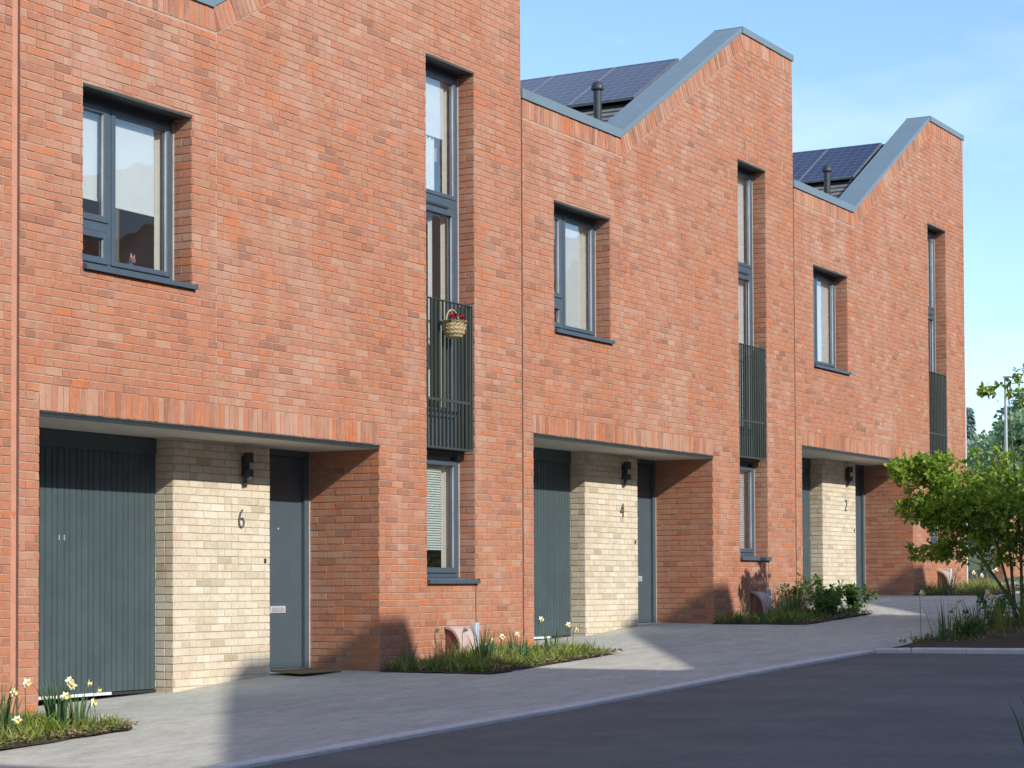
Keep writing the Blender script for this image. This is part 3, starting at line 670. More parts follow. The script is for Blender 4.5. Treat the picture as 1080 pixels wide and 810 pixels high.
def cover(name,x0,x1,y0,y1,n,seed,mats,Lr,label,dens=None,upr=.9,wd=.009,cat='ground cover'):
    rng=random.Random(seed); q=MB()
    for _ in range(n):
        x=rng.uniform(x0,x1); y=rng.uniform(y0,y1)
        if dens and rng.random()>dens(x,y): continue
        pt=math.sin(x*4.1+seed)*math.cos(y*5.3+x*1.7)+.6*math.sin(x*9.7+y*7.1+seed)
        if pt<-.55 and rng.random()<.8: continue
        if y<y0+.16+.10*math.sin(x*6.3+seed)+.05*math.sin(x*17): 
            if rng.random()<.82: continue
        mat=rng.choice(mats) if pt<.5 else mats[0]; L=rng.uniform(*Lr)*(.75+.32*pt+.25*rng.random()); cx,cy=x,y
        for k in range(rng.randint(4,8)):
            a=rng.uniform(0,6.28); t=rng.uniform(.1,upr)
            blade(q,(cx+rng.uniform(-.02,.02),cy+rng.uniform(-.02,.02),gz(cx)+.01),(math.cos(a)*t,math.sin(a)*t,1),L*rng.uniform(.6,1.1),wd*rng.uniform(.7,1.4),mat,(rng.random(),0,0),bend=rng.uniform(.3,1.3),n=3,rng=rng)
    for _ in range(int(n*.7)):
        x=rng.uniform(x0-.03,x1+.03); y=y0-.05+abs(rng.gauss(0,.16)) if rng.random()<.7 else rng.uniform(y0,y1)
        leaf(q,Vector((x,y,gz(x)+rng.uniform(.02,.06))),Vector((rng.uniform(-1,1),rng.uniform(-1,1),rng.uniform(-.1,.5))),Vector((0,0,1))+rv(rng)*.5,rng.uniform(.02,.06),rng.uniform(.012,.03),rng.choice(['straw_leaf','straw_leaf','bush_leaf']),(rng.random(),0,0))
    return tag(q.build(name),label,cat,None,'stuff')
def daff_clump(x,y,L,n,seed,label,group='clumps of strap leaved daffodil foliage',mat='daff_leaf',wd=.014,spread=.07,name='leaf_clump',cat='plant',bend=(.05,.5),lean=.22):
    rng=random.Random(seed); q=MB()
    for _ in range(n):
        a=rng.uniform(0,6.28); r=spread*math.sqrt(rng.random()); t=rng.uniform(0,lean)
        blade(q,(r*math.cos(a),r*math.sin(a),0),(math.cos(a)*t,math.sin(a)*t,1),L*rng.uniform(.65,1.1),wd*rng.uniform(.7,1.2),mat,(rng.random(),0,0),bend=rng.uniform(*bend),n=6,rng=rng)
    o=q.build(name,loc=(x,y,gz(x)+.02)); return tag(o,label,cat,group)
def daffodil(x,y,h,face,label,group,seed=0,bend=.06,size=1.0):
    """stem with a nodding head facing direction `face` (angle in the XY plane)"""
    rng=random.Random(seed); root=empty('daffodil',(x,y,gz(x)+.01),label,'flower',group)
    fd=Vector((math.cos(face),math.sin(face),-.12)).normalized(); lean=Vector((rng.uniform(-1,1),rng.uniform(-1,1),0))*bend
    top=Vector((0,0,h))+lean
    q=MB(); q.tube([(0,0,0),tuple(lean*.3+Vector((0,0,h*.5))),tuple(top-Vector((0,0,.03))),tuple(top+fd*.012),tuple(top+fd*.03)],[.0035,.003,.003,.003,.004],'daff_leaf',n=6,c=(.6,0,0)); q.build('stem',root)
    c=top+fd*.03; u=fd.cross(Vector((0,0,1))).normalized(); v=u.cross(fd)
    q=MB(); rp=.036*size
    for k in range(6):
        a=k*math.pi/3+rng.uniform(-.12,.12); d=(u*math.cos(a)+v*math.sin(a)); s=(-u*math.sin(a)+v*math.cos(a)); tl=fd*rng.uniform(-.012,.008)
        P=[c,c+d*rp*.5+s*rp*.36+tl*.4,c+d*rp*.85+s*rp*.22+tl,c+d*rp*1.12+tl*1.4,c+d*rp*.85-s*rp*.22+tl,c+d*rp*.5-s*rp*.36+tl*.4,c+d*rp*.55+fd*.003]
        q.idx(P,[(0,1,6),(1,2,6),(2,3,6),(3,4,6),(4,5,6),(5,0,6)],'petal_cream')
    q.build('petals',root)
    q=MB(); n=12; V=[];F=[]
    for (r,dd) in ((.008,0),(.011,.012),(.013,.020),(.018,.027),(.014,.022),(.009,.008)):
        for k in range(n):
            a=2*math.pi*k/n; rr2=r*size*(1+(.12 if r>.017 else 0)*math.sin(k*2.6)); V.append(c+fd*dd*size+u*math.cos(a)*rr2+v*math.sin(a)*rr2)
    for j in range(5):
        for k in range(n): F.append((j*n+k,j*n+(k+1)%n,(j+1)*n+(k+1)%n,(j+1)*n+k))
    F.append(tuple(5*n+k for k in range(n))); q.idx(V,F,'petal_yellow'); q.build('trumpet',root)
    return root
def bush(name,x,y,r,h,n,seed,label,mat='bush_leaf',lw=.035,ll=.06,group='leafy plants in the beds',stems=9):
    rng=random.Random(seed); root=empty(name,(x,y,gz(x)+.01),label,'plant',group); q=MB(); s=MB()
    for k in range(stems):
        a=rng.uniform(0,6.28); tr=r*rng.uniform(.2,1); hh=h*rng.uniform(.55,1.05)
        tip=Vector((math.cos(a)*tr,math.sin(a)*tr,hh)); mid=tip*.5+Vector((0,0,hh*.12)); s.tube([(0,0,0),tuple(mid),tuple(tip)],[.006,.005,.002],mat,n=5,c=(.3,0,0))
        for m_ in range(n//stems):
            t=rng.uniform(.15,1.02); p=Vector((0,0,0)).lerp(mid,min(1,t*2)) if t<.5 else mid.lerp(tip,(t-.5)*2)
            d=rv(rng,.25); p=p+d*rng.uniform(0,.05); leaf(q,p,d,Vector((0,0,1))+rv(rng)*.6,ll*rng.uniform(.7,1.4),lw*rng.uniform(.7,1.3),mat,(rng.random(),0,0))
    s.build('stem',root); q.build('foliage',root); return root
GR=['grass_leaf','grass_leaf','daff_leaf','straw_leaf']
# bed at the left edge
ordn=['leftmost','second from the left','third from the left','fourth from the left','fifth from the left','sixth from the left','seventh from the left','eighth from the left','ninth from the left','tenth from the left','rightmost']
def G0(a,b): return lambda x,y:1 if y<-.9 or x>b-.5 else .55
daff_clump(-1.2,-.75,.34,60,49,'dry straw tuft among the daffodils at the left edge','grass tufts','straw_leaf',.007,.22,'grass_tuft','grass tuft',(.2,.8),.4)
cover('grass_cover',-3.1,-.10,-1.34,-.05,2300,11,['grass_leaf','grass_leaf','grass_leaf','straw_leaf'],(.08,.19),'bright green grass and straw covering the bed at the left edge',G0(-3.1,-.15))
for k,(x,y,L,n) in enumerate([(-.62,-1.0,.46,46),(-1.05,-.85,.42,34),(-1.35,-1.0,.38,26),(-.40,-1.02,.30,24),(-1.7,-.5,.38,20)]):
    daff_clump(x,y,L,n,40+k,['tall upright clump of strap leaves before the garage edge of house 6','bushy strap leaf clump in front of the brick joint left of house 6','low strap leaf clump near the front of the left bed','short strap leaf clump at the right end of the left bed','strap leaf clump at the back of the left bed'][k])
gA='daffodils in the bed at the left edge'
F=-1.9
for k,(x,y,h,fa,lb) in enumerate([(-.95,-1.0,.42,F,'pale daffodil against the brick joint, second from the left'),(-1.1,-.98,.36,F+.5,'small pale daffodil at the very left edge, before the wall foot'),
  (-1.30,-1.18,.18,F-.3,'low cream daffodil in the left corner just above the soil'),(-.62,-1.1,.41,F,'wide open daffodil highest against the garage door of house 6'),
  (-.50,-1.08,.365,F-1.0,'daffodil turned left, one of the pair beside the garage door'),(-.40,-1.08,.37,F+1.0,'daffodil turned right, one of the pair beside the garage door'),
  (-.31,-1.12,.31,F+1.2,'rightmost daffodil of the left bed, nodding away on a bent stem'),(-.68,-1.16,.30,F,'largest open daffodil, in the middle below the garage door pair'),(-.36,-1.12,.22,F+.4,'lowest daffodil right of the strap leaves, before the white door seal')]):
    daffodil(x,y,h,fa,lb,gA,60+k,.03,.98)
# bed between houses 6 and 4
daff_clump(5.8,-.55,.34,50,69,'dry straw tuft left of the meter box of house 6','grass tufts','straw_leaf',.007,.2,'grass_tuft','grass tuft',(.2,.8),.4)
cover('grass_cover',5.38,8.16,-1.36,-.05,1900,21,['grass_leaf','grass_leaf','grass_leaf','straw_leaf','daff_leaf'],(.08,.20),'yellow green grass filling the bed between houses 6 and 4',None)
for k,(x,y,L,n,lb) in enumerate([(5.45,-.30,.32,14,'upright strap leaf clump at the left end of the middle bed'),(6.05,-.85,.44,34,'tall dark green strap leaf clump in front of the meter box of house 6'),(6.35,-.75,.36,22,'strap leaf clump just right of the meter box'),
   (7.2,-.6,.34,16,'sparse strap leaf clump in the right half of the middle bed'),(7.75,-.75,.34,18,'strap leaf clump before the garage door of house 4'),(6.75,-.95,.26,14,'low strap leaf clump at the front of the middle bed')]):
    daff_clump(x,y,L,n,70+k,lb)
gB='daffodils in the bed between houses 6 and 4'
for k,(x,y,h,fa) in enumerate([(5.5,-.62,.42,F),(5.86,-.72,.40,F+.4),(6.37,-.7,.20,F),(6.49,-.7,.26,F+.8),(6.74,-.7,.27,F-.5),(7.05,-.7,.28,F),(7.48,-.7,.42,F+.3),(7.8,-.92,.34,F-.4),(7.92,-.92,.28,F+.6)]):
    daffodil(x,y,h,fa,'cream daffodil in the middle bed, %s of its row'%(['leftmost','second from the left','third from the left, lowest','fourth from the left','fifth from the left','sixth from the left','seventh from the left, tallest','eighth from the left','rightmost'][k]),gB,80+k,.03,.95)
# bed between houses 4 and 2: leafier
cover('grass_cover',13.8,16.5,-1.4,-.05,700,31,['grass_leaf','daff_leaf','bush_leaf'],(.08,.22),'dark green ground cover under the leafy bed between houses 4 and 2',None)
daff_clump(13.95,-.45,.42,26,90,'straw coloured tuft at the left end of the leafy bed','grass tufts','straw_leaf',.006,.10,'grass_tuft','grass tuft')
daff_clump(14.5,-.85,.40,40,91,'broad strap leaf clump in front of the meter box of house 4')
daff_clump(15.05,-.70,.42,34,92,'dark strap leaf clump right of the meter box of house 4')
daff_clump(15.7,-.45,.60,60,93,'pale arching ornamental grass in front of house 2 garage door','grass tufts','straw_leaf',.008,.14,'ornamental_grass','ornamental grass',(.4,1.2),.5)
daff_clump(15.2,-.35,.50,30,94,'pale wispy grass tuft behind the dark strap leaves','grass tufts','straw_leaf',.006,.10,'ornamental_grass','ornamental grass',(.4,1.2),.5)
for k,(x,y,r,h,n,lb) in enumerate([(16.1,-.75,.42,.56,1000,'tallest leafy bush with stalks rising before the garage of house 2'),(16.35,-1.1,.38,.38,900,'rounded leafy bush at the right tip of the bed by house 2'),(15.7,-1.0,.42,.38,900,'leafy green bush in the middle of the bed by house 2'),(15.1,-1.15,.34,.36,800,'low leafy bush at the front of the bed by house 2'),(16.15,-.3,.36,.48,700,'leafy bush against the wall of house 2')]):
    bush('leafy_bush',x,y,r,h,n,100+k,lb)
# bed beyond the entrance of house 2
cover('grass_cover',22.3,24.9,-1.35,-.05,650,41,['grass_leaf','straw_leaf','daff_leaf'],(.1,.26),'grass and low plants in the far bed by the end of house 2')
daff_clump(22.6,-.5,.50,50,110,'grey green tuft at the near end of the far bed','grass tufts','daff_leaf',.008,.12,'grass_tuft','grass tuft',(.3,.9),.4)
daff_clump(23.5,-.8,.45,40,111,'straw tuft in the middle of the far bed','grass tufts','straw_leaf',.008,.12,'grass_tuft','grass tuft',(.3,.9),.4)
gC='pale flowers in the far bed'
for k,(x,y,h) in enumerate([(22.95,-.8,.36),(23.2,-.9,.30),(23.8,-.9,.34),(24.3,-.8,.36)]):
    daffodil(x,y,h,F,'pale flower in the far bed, %s of four'%['nearest','second nearest','third nearest','farthest'][k],gC,120+k,.03,1.2)
# island bed under the tree
cover('grass_cover',10.2,17,-6.6,-3.85,1500,51,['grass_leaf','bush_leaf','grass_leaf','bush_leaf'],(.05,.15),'low green growth spread over the soil under the small tree',lambda x,y:1 if (y+3.7)<-.1*(x-9.3)*.2 and (x>11.2 or math.sin(x*5+y*3)>-.2) else 0)
for k,(x,y,L,n,mt,lb) in enumerate([(10.35,-4.42,.52,14,'daff_leaf','upright dark clump at the left end of the island bed'),(11.0,-4.5,.40,30,'daff_leaf','strap leaf clump left of the small tree'),(11.55,-4.45,.46,36,'bush_leaf','dense dark clump just left of the tree stems'),(12.0,-4.6,.50,34,'grass_leaf','lighter green clump in front of the tree stems'),(12.65,-4.75,.62,44,'grass_leaf','tall bright clump at the foot of the tree'),(13.3,-5.1,.45,40,'bush_leaf','dark clump right of the tree stems'),(10.65,-4.35,.34,16,'daff_leaf','thin strap leaves behind the left end clump')]):
    daff_clump(x,y,L,n,130+k,lb,'clumps in the island bed',mt,.013,.13)
for k,(x,y,r,h,n,lb) in enumerate([(12.9,-4.2,.42,.5,480,'round dark bush behind the tree stems'),(10.75,-4.55,.22,.32,200,'small leafy plant near the left tip of the island bed'),(13.6,-4.5,.45,.6,480,'dark bush at the right edge of the photo under the tree')]):
    bush('leafy_bush',x,y,r,h,n,140+k,lb,group='bushes in the island bed')
gD='flowers in the island bed'
for k,(x,y,h,s_,lb) in enumerate([(9.72,-4.36,.60,1.1,'single pale flower standing alone at the left tip of the island bed'),(10.6,-4.45,.40,1.0,'small cream flower left of the tree, lower one'),(10.85,-4.4,.46,1.0,'small cream flower left of the tree, upper one'),(11.75,-4.45,.50,1.7,'large pale yellow flower head beside the tree stems'),(11.95,-4.5,.44,1.4,'pale yellow flower head partly hidden by the tree stems')]):
    daffodil(x,y,h,F,lb,gD,150+k,.02,s_)
# foreground weeds at the bottom right corner
soil('soil_bed',[(-2.2,-9.4),(-.48,-9.3),(-.48,-8.46),(-2.2,-8.76)],12,.02)
daff_clump(-.55,-8.53,.44,18,160,'dark grass blades poking up at the bottom right corner','grass tufts','bush_leaf',.014,.05,'grass_tuft','grass tuft',(.2,.6),.3)

# ------------------------------------------------------------------ multi-stem tree on the island
def tree(name,x,y,seed,label,stems,leafmat_,clusters,per,leafL,leafW,regions,group='trees',base_r=.022,cat='tree',zofs=0):
    rng=random.Random(seed); root=empty(name,(x,y,gz(x)+zofs),label,cat,group); tr=MB(); cr=MB(); nodes=[]
    for (tx,ty,tz,r0) in stems:
        P=[]; n=9; ph=rng.uniform(0,6)
        sx,sy=rng.uniform(-.07,.07),rng.uniform(-.07,.07)
        for k in range(n+1):
            t=k/n; P.append(Vector((sx+(tx-sx)*t**1.25+.03*math.sin(ph+t*5)*tz*.4,sy+(ty-sy)*t**1.25+.03*math.cos(ph+t*4)*tz*.4,tz*t-.05)))
        rad=[r0*(1-.8*k/n) for k in range(n+1)]; tr.tube(P,rad,'bark',n=7)
        for k,p in enumerate(P):
            if k>=2: nodes.append((p,rad[k]))
    twig=[]
    for _ in range(clusters):
        for tries in range(40):
            reg=rng.choices(regions,[r[6] for r in regions])[0]
            d=rv(rng)*(rng.random()**.4); p=Vector((reg[0]+d.x*reg[3],reg[1]+d.y*reg[4],reg[2]+d.z*reg[5]))
            g=math.sin(p.x*3.1+seed)*math.sin(p.y*2.7+1)*1.0+math.sin(p.z*5.3+p.x*1.5)
            if g>-.45 or rng.random()<.15: break
        twig.append(p)
    twig.sort(key=lambda p:p.x*p.x+p.y*p.y)
    for p in twig:
        b,r0=min(nodes,key=lambda q:(q[0]-p).length+max(0,q[0].z-p.z+.12)*3)
        mid=b.lerp(p,.5)+Vector((rng.uniform(-.04,.04),rng.uniform(-.04,.04),.05*(p-b).length)); L=(p-b).length
        rr_=min(r0*.7,.004+.008*L); tr.tube([b,mid,p],[rr_,rr_*.7,.0015],'bark',n=5,cap=False); nodes.append((mid,rr_*.7)); nodes.append((p,.003))
        dr=(p-mid).normalized()
        for k in range(per):
            t=rng.random(); c=mid.lerp(p,.25+.75*t)+dr*rng.uniform(0,.05); d=(rv(rng)*1.1+dr*.6+Vector((0,0,-.15))).normalized()
            leaf(cr,c+d*rng.uniform(0,leafL*.5),d,Vector((0,0,1))+rv(rng)*.9,leafL*rng.uniform(.6,1.25),leafW*rng.uniform(.7,1.25),leafmat_,(rng.random(),0,0))
    tr.build('trunk',root,smooth=True); cr.build('crown',root); return root
tree('small_tree',14.3,-4.18,5,'multi stemmed small tree with bright green leaves standing in the island bed',
  [(-.3,1.0,1.7,.024),(-.55,.55,2.1,.024),(-.2,.3,2.2,.026),(.3,-.2,2.3,.028),(.7,-.4,2.1,.024),(.4,-1.1,1.9,.022),(-.1,.1,3.15,.024),(.5,.1,2.4,.022),(-.4,.8,1.3,.018)],
  'tree_leaf',1250,15,.088,.055,
  [(.1,.1,1.50,.95,1.25,.85,6),(.1,1.25,2.0,.6,.55,.22,1.3),(0,1.05,1.5,.6,.65,.2,1.2),(-.1,.95,.92,.5,.5,.09,.5),(0,-.05,3.12,.25,.30,.20,.5),(0,.40,3.05,.15,.20,.09,.22),(0,-1.1,1.9,1.0,1.0,.9,2),(0,.35,.95,.7,.85,.28,1.5),(.1,-.7,.95,.8,.7,.3,1)],zofs=.03)

# ------------------------------------------------------------------ beyond the end of the street
def far_tree(x,y,h,r,seed,label,mat,conifer=False,per=2600):
    rng=random.Random(seed); root=empty('spruce_tree' if conifer else 'pine_tree' if 0 else 'broadleaf_tree',(x,y,gz(x)),label,'tree','trees beyond the end of the street'); t=MB(); c=MB()
    t.tube([(0,0,-.3),(0.1,0,h*.5),(.05,0,h*.95)],[.05*r+.12,.035*r+.07,.02],'bark',n=8)
    if conifer:
        for k in range(per):
            z=rng.uniform(.12,1)**1.0; rr_=r*(1-z)*(.65+.35*math.sin(z*60)**2)*math.sqrt(rng.random())+.05; a=rng.uniform(0,6.28)
            d=Vector((math.cos(a),math.sin(a),-.35)); leaf(c,Vector((math.cos(a)*rr_,math.sin(a)*rr_,z*h)),d,Vector((0,0,1)),.42,.16,mat,(rng.random(),0,0))
    else:
        lobes=[]
        for k in range(16):
            d=rv(rng,.2); lobes.append((Vector((d.x*r*.62,d.y*r*.62,h*.62+d.z*h*.27)),r*rng.uniform(.28,.48)))
            t.tube([(0,0,h*.3),tuple(lobes[-1][0]*.6+Vector((0,0,h*.2))),tuple(lobes[-1][0])],[.09,.05,.02],'bark',n=5)
        for k in range(per):
            p,lr=rng.choice(lobes); d=rv(rng)*(rng.random()**.35)*lr; leaf(c,p+d,(d.normalized()+rv(rng)*.7),Vector((0,0,1))+rv(rng),.26,.19,mat,(rng.random(),0,0))
    t.build('trunk',root); c.build('crown',root)
def farp(px_slope,X): return -12+px_slope*(X+12.88)
far_tree(62,farp(.285,62),4.7,2.0,201,'light green broadleaf tree filling the gap right of house 2','hazed_far_leaf',per=5200)
far_tree(92,farp(.296,92),6.0,3.2,202,'larger haze-tinted broadleaf tree farther back on the right','hazed_far_leaf',per=5600)
far_tree(100,farp(.3135,100),8.4,1.3,203,'thin haze-tinted spruce tree beside the wall end of house 2','hazed_spruce_leaf',True,2600)
far_tree(106,farp(.306,106),6.2,3.4,204,'low haze-tinted tree behind the pale house','hazed_spruce_leaf',False,4200)
far_tree(75,farp(.277,75),7.0,2.4,205,'tall broadleaf tree at the right frame edge beyond the lamp post','hazed_far_leaf',per=5000)
far_tree(120,farp(.318,120),7.0,4.5,206,'far broadleaf tree mostly hidden behind house 2','hazed_far_leaf',per=3500)
# pale house glimpsed between the trees
hx=96; hy=farp(.3085,hx); h=empty('pale_house',(hx,hy,gz(hx)),'pale rendered house glimpsed between the far trees','house')
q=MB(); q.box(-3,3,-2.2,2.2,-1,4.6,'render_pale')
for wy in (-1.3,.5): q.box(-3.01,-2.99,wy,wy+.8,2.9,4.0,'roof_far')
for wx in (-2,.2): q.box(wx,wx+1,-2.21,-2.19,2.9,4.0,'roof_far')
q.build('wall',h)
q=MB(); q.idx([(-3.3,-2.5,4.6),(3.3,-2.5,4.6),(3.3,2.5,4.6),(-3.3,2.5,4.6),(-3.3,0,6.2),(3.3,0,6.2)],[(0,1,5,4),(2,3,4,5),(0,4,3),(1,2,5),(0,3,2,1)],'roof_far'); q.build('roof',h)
# street lamp column
lx=52; ly=farp(.2945,lx); l=empty('street_lamp',(lx,ly,gz(lx)),'slim pale grey lamp column standing beyond the small tree','street lamp')
q=MB(); q.tube([(0,0,-.2),(0,0,1.2),(0,0,1.21),(0,0,5.45)],[.085,.085,.055,.045],'post_grey',n=12); q.build('column',l,smooth=False)
q=MB(); q.bbox(-.08,.08,-.20,.06,5.45,5.50,'post_grey'); q.build('lamp_head',l)
# low garden wall glimpsed behind the tree
q=MB(); q.box(34,44,1.9,2.12,gz(34)-.3,gz(34)+1.25,'red_mortar')
courses(q,O=(0,1.9,0),U=(1,0,0),V=(0,0,1),Nn=(0,-1,0),u0=34,u1=44,v0=gz(34)-.2,v1=gz(34)+1.2,seed=77)
courses(q,O=(34,0,0),U=(0,1,0),V=(0,0,1),Nn=(-1,0,0),u0=1.9,u1=2.12,v0=gz(34)-.2,v1=gz(34)+1.2,seed=78)
q.box(33.95,44.05,1.86,2.16,gz(34)+1.25,gz(34)+1.31,'kerb_stone')
tag(q.build('garden_wall'),'low red brick garden wall glimpsed behind the small tree','wall')

# ------------------------------------------------------------------ small things
def meter(i):
    x=W*i+6.67; o=empty('meter_box',(x,0,gz(x)),'hooded pink plastic meter box by the wall of house %s'%('6','4','2')[i],'meter box','hooded meter boxes')
    q=MB(); wdt=.35; n=14; prof=[]
    # hood: quarter barrel sloping out from the wall, open-looking dark end panels
    for k in range(n+1):
        a=math.pi*.5*k/n; prof.append((-.20*math.sin(a)-.02,.12+.27*math.cos(a)))
    prof.append((-.225,.0)); T=.012
    for (ya,za),(yb,zb) in zip(prof,prof[1:]):
        q.face([(0,ya,za),(wdt,ya,za),(wdt,yb,zb),(0,yb,zb)],'meter_shell')
    # rim at both ends
    for xx in (0,wdt):
        ri=[(y*.90-.002,z*.93) for y,z in prof]
        for (a,b,c,d) in zip(prof,prof[1:],ri,ri[1:]): q.face([(xx,a[0],a[1]),(xx,b[0],b[1]),(xx,d[0],d[1]),(xx,c[0],c[1])],'meter_shell')
        for (c,d) in zip(ri,ri[1:]): q.face([(xx,c[0],c[1]),(xx,d[0],d[1]),(xx+(.02 if xx==0 else -.02),d[0],d[1]),(xx+(.02 if xx==0 else -.02),c[0],c[1])],'meter_shell')
    q.build('hood',o,smooth=False)
    for xx in (.02,wdt-.02):
        q=MB(); q.face([(xx,-.02,0)]+[(xx,y*.9-.002,z*.93) for y,z in prof],'meter_front'); q.build('end_panel',o)
    q=MB(); q.bbox(.56,.64,-.075,-.006,.0,.42,'plastic_grey'); q.build('pipe_cover',o)
for i in range(3): meter(i)
# door mat of number 6, hanging basket, toy on the sill
q=MB(); q.bbox(-.36,.36,-.20,.20,0,.016,'mat_coir'); mt=q.build('door_mat'); mt.location=(4.82,.52,gz(4.8)+.034); mt.rotation_euler=(math.radians(2.6),0,.03); tag(mt,'thin brown coir mat on the ground at the front door of house 6','door mat')
for i in (0,):
    b=empty('hanging_basket',(6.70,-.125,3.88),'wicker basket of red flowers hung on the window guard of house 6','basket')
    q=MB(); q.lathe(0,0,[(.035,-.08),(.075,-.065),(.11,-.02),(.128,.04),(.135,.10),(.125,.105),(.12,.07)],'wicker',n=22)
    for z,rr_ in ((.10,.135),(.06,.131),(.02,.124),(-.02,.112),(-.05,.09)):
        for ph in (0,math.pi):
            q.tube([((rr_+.004*math.sin(k*math.pi/2+ph))*math.cos(k*math.pi/16),(rr_+.004*math.sin(k*math.pi/2+ph))*math.sin(k*math.pi/16),z+.010*math.sin(k*math.pi/2+ph)) for k in range(33)],.0065,'wicker',n=5,cap=False)
    q.build('basket_bowl',b)
    q=MB(); q.tube([(-.13*math.cos(t*math.pi/10),0.02,0.10+.14*math.sin(t*math.pi/10)) for t in range(11)],.008,'wicker',n=6); q.build('handle',b)
    rng=random.Random(5); q=MB()
    for _ in range(160):
        a=rng.uniform(0,6.28); r=.13*math.sqrt(rng.random()); leaf(q,Vector((r*math.cos(a),r*math.sin(a),.08)),Vector((math.cos(a)*.7,math.sin(a)*.7,rng.uniform(.2,1))),Vector((0,0,1)),.06,.032,'bush_leaf',(rng.random(),0,0))
    q.build('leaves',b)
    for (fx,fy,fz) in ((-.075,-.07,.17),(.035,-.09,.155),(.12,-.06,.12),(-.01,.03,.17)):
        q=MB()
        for k in range(26):
            d=rv(rng,.2); leaf(q,Vector((fx,fy,fz)),d,rv(rng),.034,.028,'petal_red',(0,0,0))
        q.build('red_flower',b)
t=empty('toy_figure',(1.74,.272,3.935),'small toy animal standing on the inner sill of house 6','toy')
q=MB(); q.lathe(0,0,[(.03,0),(.045,.03),(.04,.07),(.02,.09)],'toy_blue',n=10); q.build('body',t)
q=MB(); q.lathe(.035,-.0,[(.01,.06),(.035,.08),(.038,.11),(.015,.13)],'toy_brown',n=10); q.build('head',t)
q=MB(); q.idx([(.02,0,.12),(.045,0,.12),(.03,0,.17),(.05,0,.12),(.075,0,.11),(.075,0,.165),(.02,.012,.12),(.045,.012,.12),(.03,.01,.17)],[(0,1,2),(3,4,5),(6,8,7),(0,2,8,6),(1,7,8,2)],'toy_white'); q.build('ear',t)

# ------------------------------------------------------------------ the row across the street (behind the camera; casts the long shadows)
XS=1.10
for k in range(-3,5):
    X0=XS+W*k; st=.325*k; lo=7.36+st; hi=9.70+.325+st
    root=empty('opposite_house',(X0,-15,0),'terraced house across the street, %s in its row'%['first','second','third','fourth','fifth','sixth','seventh','eighth'][k+3],'house','row of houses across the street')
    a,b=(1.9,6.32) if k<0 else (1.5,6.6); lo=lo-(.20 if k<0 else 0); q=MB(); P=[(0,-1.5),(W,-1.5),(W,hi),(b,hi),(a,lo),(0,lo)]
    q.face([(x,0,z) for x,z in P][::-1],'opposite_brick'); q.face([(x,-7,z) for x,z in P],'opposite_brick')
    for (p,r) in zip(P,P[1:]+P[:1]): q.face([(p[0],0,p[1]),(p[0],-7,p[1]),(r[0],-7,r[1]),(r[0],0,r[1])],'opposite_brick' if p[0]==r[0] else 'roof_far')
    q.build('wall',root)
    for (xa,xb,za,zb) in ((.9,2.4,3.6,5.0),(3.6,4.5,3.6,5.0),(6.0,7.6,3.6,5.0),(.9,2.4,.9,2.3),(6.0,7.6,.9,2.3)):
        q=MB(); q.bbox(xa,xb,.004,.04,za+st,zb+st,'slate_frame'); q.face([(xa+.07,.045,za+.07+st),(xb-.07,.045,za+.07+st),(xb-.07,.045,zb-.07+st),(xa+.07,.045,zb-.07+st)],'room_dark'); q.build('window',root)
    q=MB(); q.bbox(3.6,4.6,.004,.05,-.5+st,2.0+st,'door_paint'); q.build('door',root)

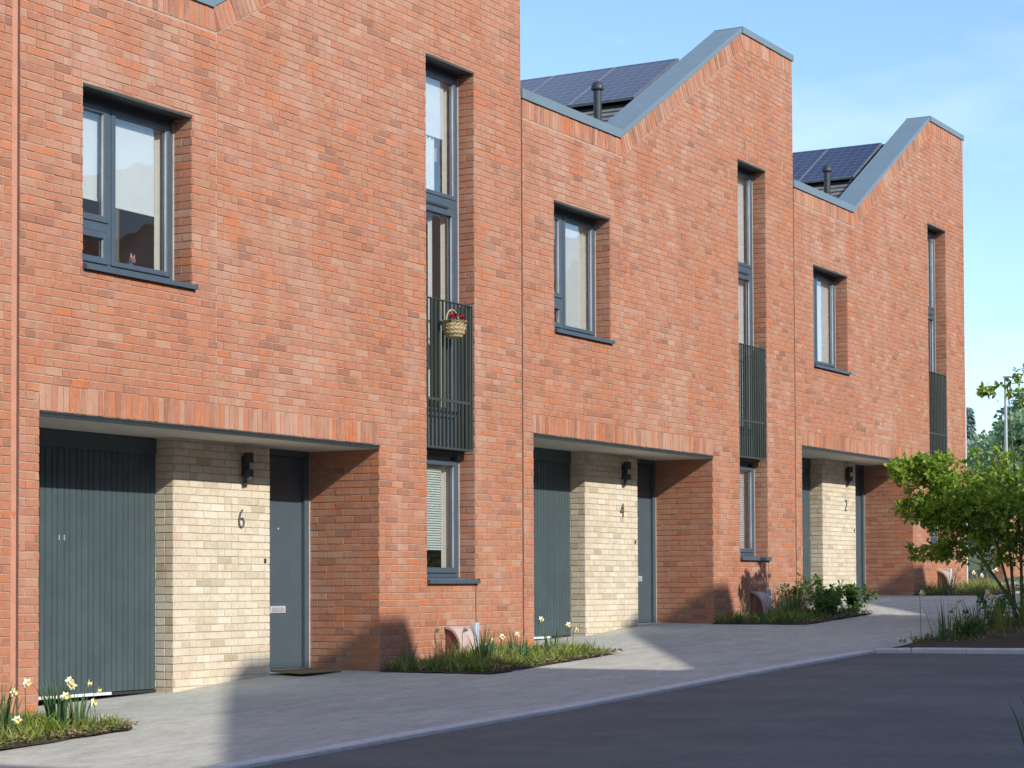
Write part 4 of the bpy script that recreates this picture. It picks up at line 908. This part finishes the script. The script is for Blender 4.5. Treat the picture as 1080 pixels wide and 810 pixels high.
# ------------------------------------------------------------------ camera
cam=bpy.data.cameras.new('Camera'); co=bpy.data.objects.new('Camera',cam); COL.objects.link(co); sc.camera=co
f_,yaw,pitch,roll,cy=2216.05,.517851,.030622,-.0039755,549.53
fwd=Vector((math.cos(yaw)*math.cos(pitch),math.sin(yaw)*math.cos(pitch),math.sin(pitch)))
rgt=Vector((math.sin(yaw),-math.cos(yaw),0)); up=rgt.cross(fwd)
r2=rgt*math.cos(roll)+up*math.sin(roll); u2=-rgt*math.sin(roll)+up*math.cos(roll)
m=Matrix((( r2.x,u2.x,-fwd.x,-12.881),(r2.y,u2.y,-fwd.y,-12.0),(r2.z,u2.z,-fwd.z,1.104),(0,0,0,1)))
co.matrix_world=m
cam.sensor_width=36; cam.sensor_fit='HORIZONTAL'; cam.lens=f_/1080*36; cam.shift_y=(cy-405)/1080; cam.clip_end=2000; cam.clip_start=.05

# ------------------------------------------------------------------ light
SD=Vector((-.32,-1,.595)).normalized(); el=math.asin(SD.z)
sun=bpy.data.lights.new('Sun','SUN'); sun.energy=3.0; sun.angle=math.radians(.53); sun.color=(1,.935,.83)
so=bpy.data.objects.new('Sun',sun); COL.objects.link(so); so.rotation_euler=SD.to_track_quat('Z','Y').to_euler(); so.location=(-10,-30,20)
wd=bpy.data.worlds.new('World'); sc.world=wd; wd.use_nodes=True; nt=wd.node_tree
bg=nt.nodes['Background']; sky=N(nt,'ShaderNodeTexSky',sky_type='NISHITA'); sky.sun_disc=False; sky.sun_elevation=el; sky.sun_rotation=math.atan2(SD.x,SD.y)
sky.air_density=1.0; sky.dust_density=.4; sky.ozone_density=2.6; sky.altitude=100
# thin high cloud
tc=N(nt,'ShaderNodeTexCoord'); mp=N(nt,'ShaderNodeMapping'); mp.inputs['Scale'].default_value=(1,1,3.2); nz=N(nt,'ShaderNodeTexNoise'); nz.inputs['Scale'].default_value=3.1; nz.inputs['Detail'].default_value=6; nz.inputs['Roughness'].default_value=.52
nt.links.new(tc.outputs['Generated'],mp.inputs[0]); nt.links.new(mp.outputs[0],nz.inputs[0])
fac=maprange(nt,nz.outputs[0],.47,.72,0,.55)
sk=mixc(nt,1.0,sky.outputs[0],(.87,.925,.97),'MULTIPLY'); c=mixc(nt,fac,sk,(5.0,5.4,6.3))
nt.links.new(c,bg.inputs[0]); bg.inputs[1].default_value=.15
sc.render.engine='CYCLES'; sc.view_settings.view_transform='Standard'; sc.view_settings.look='None'; sc.view_settings.gamma=1; sc.view_settings.exposure=.64
sc.cycles.max_bounces=8; sc.cycles.transparent_max_bounces=12
sc.render.resolution_x=1024; sc.render.resolution_y=768
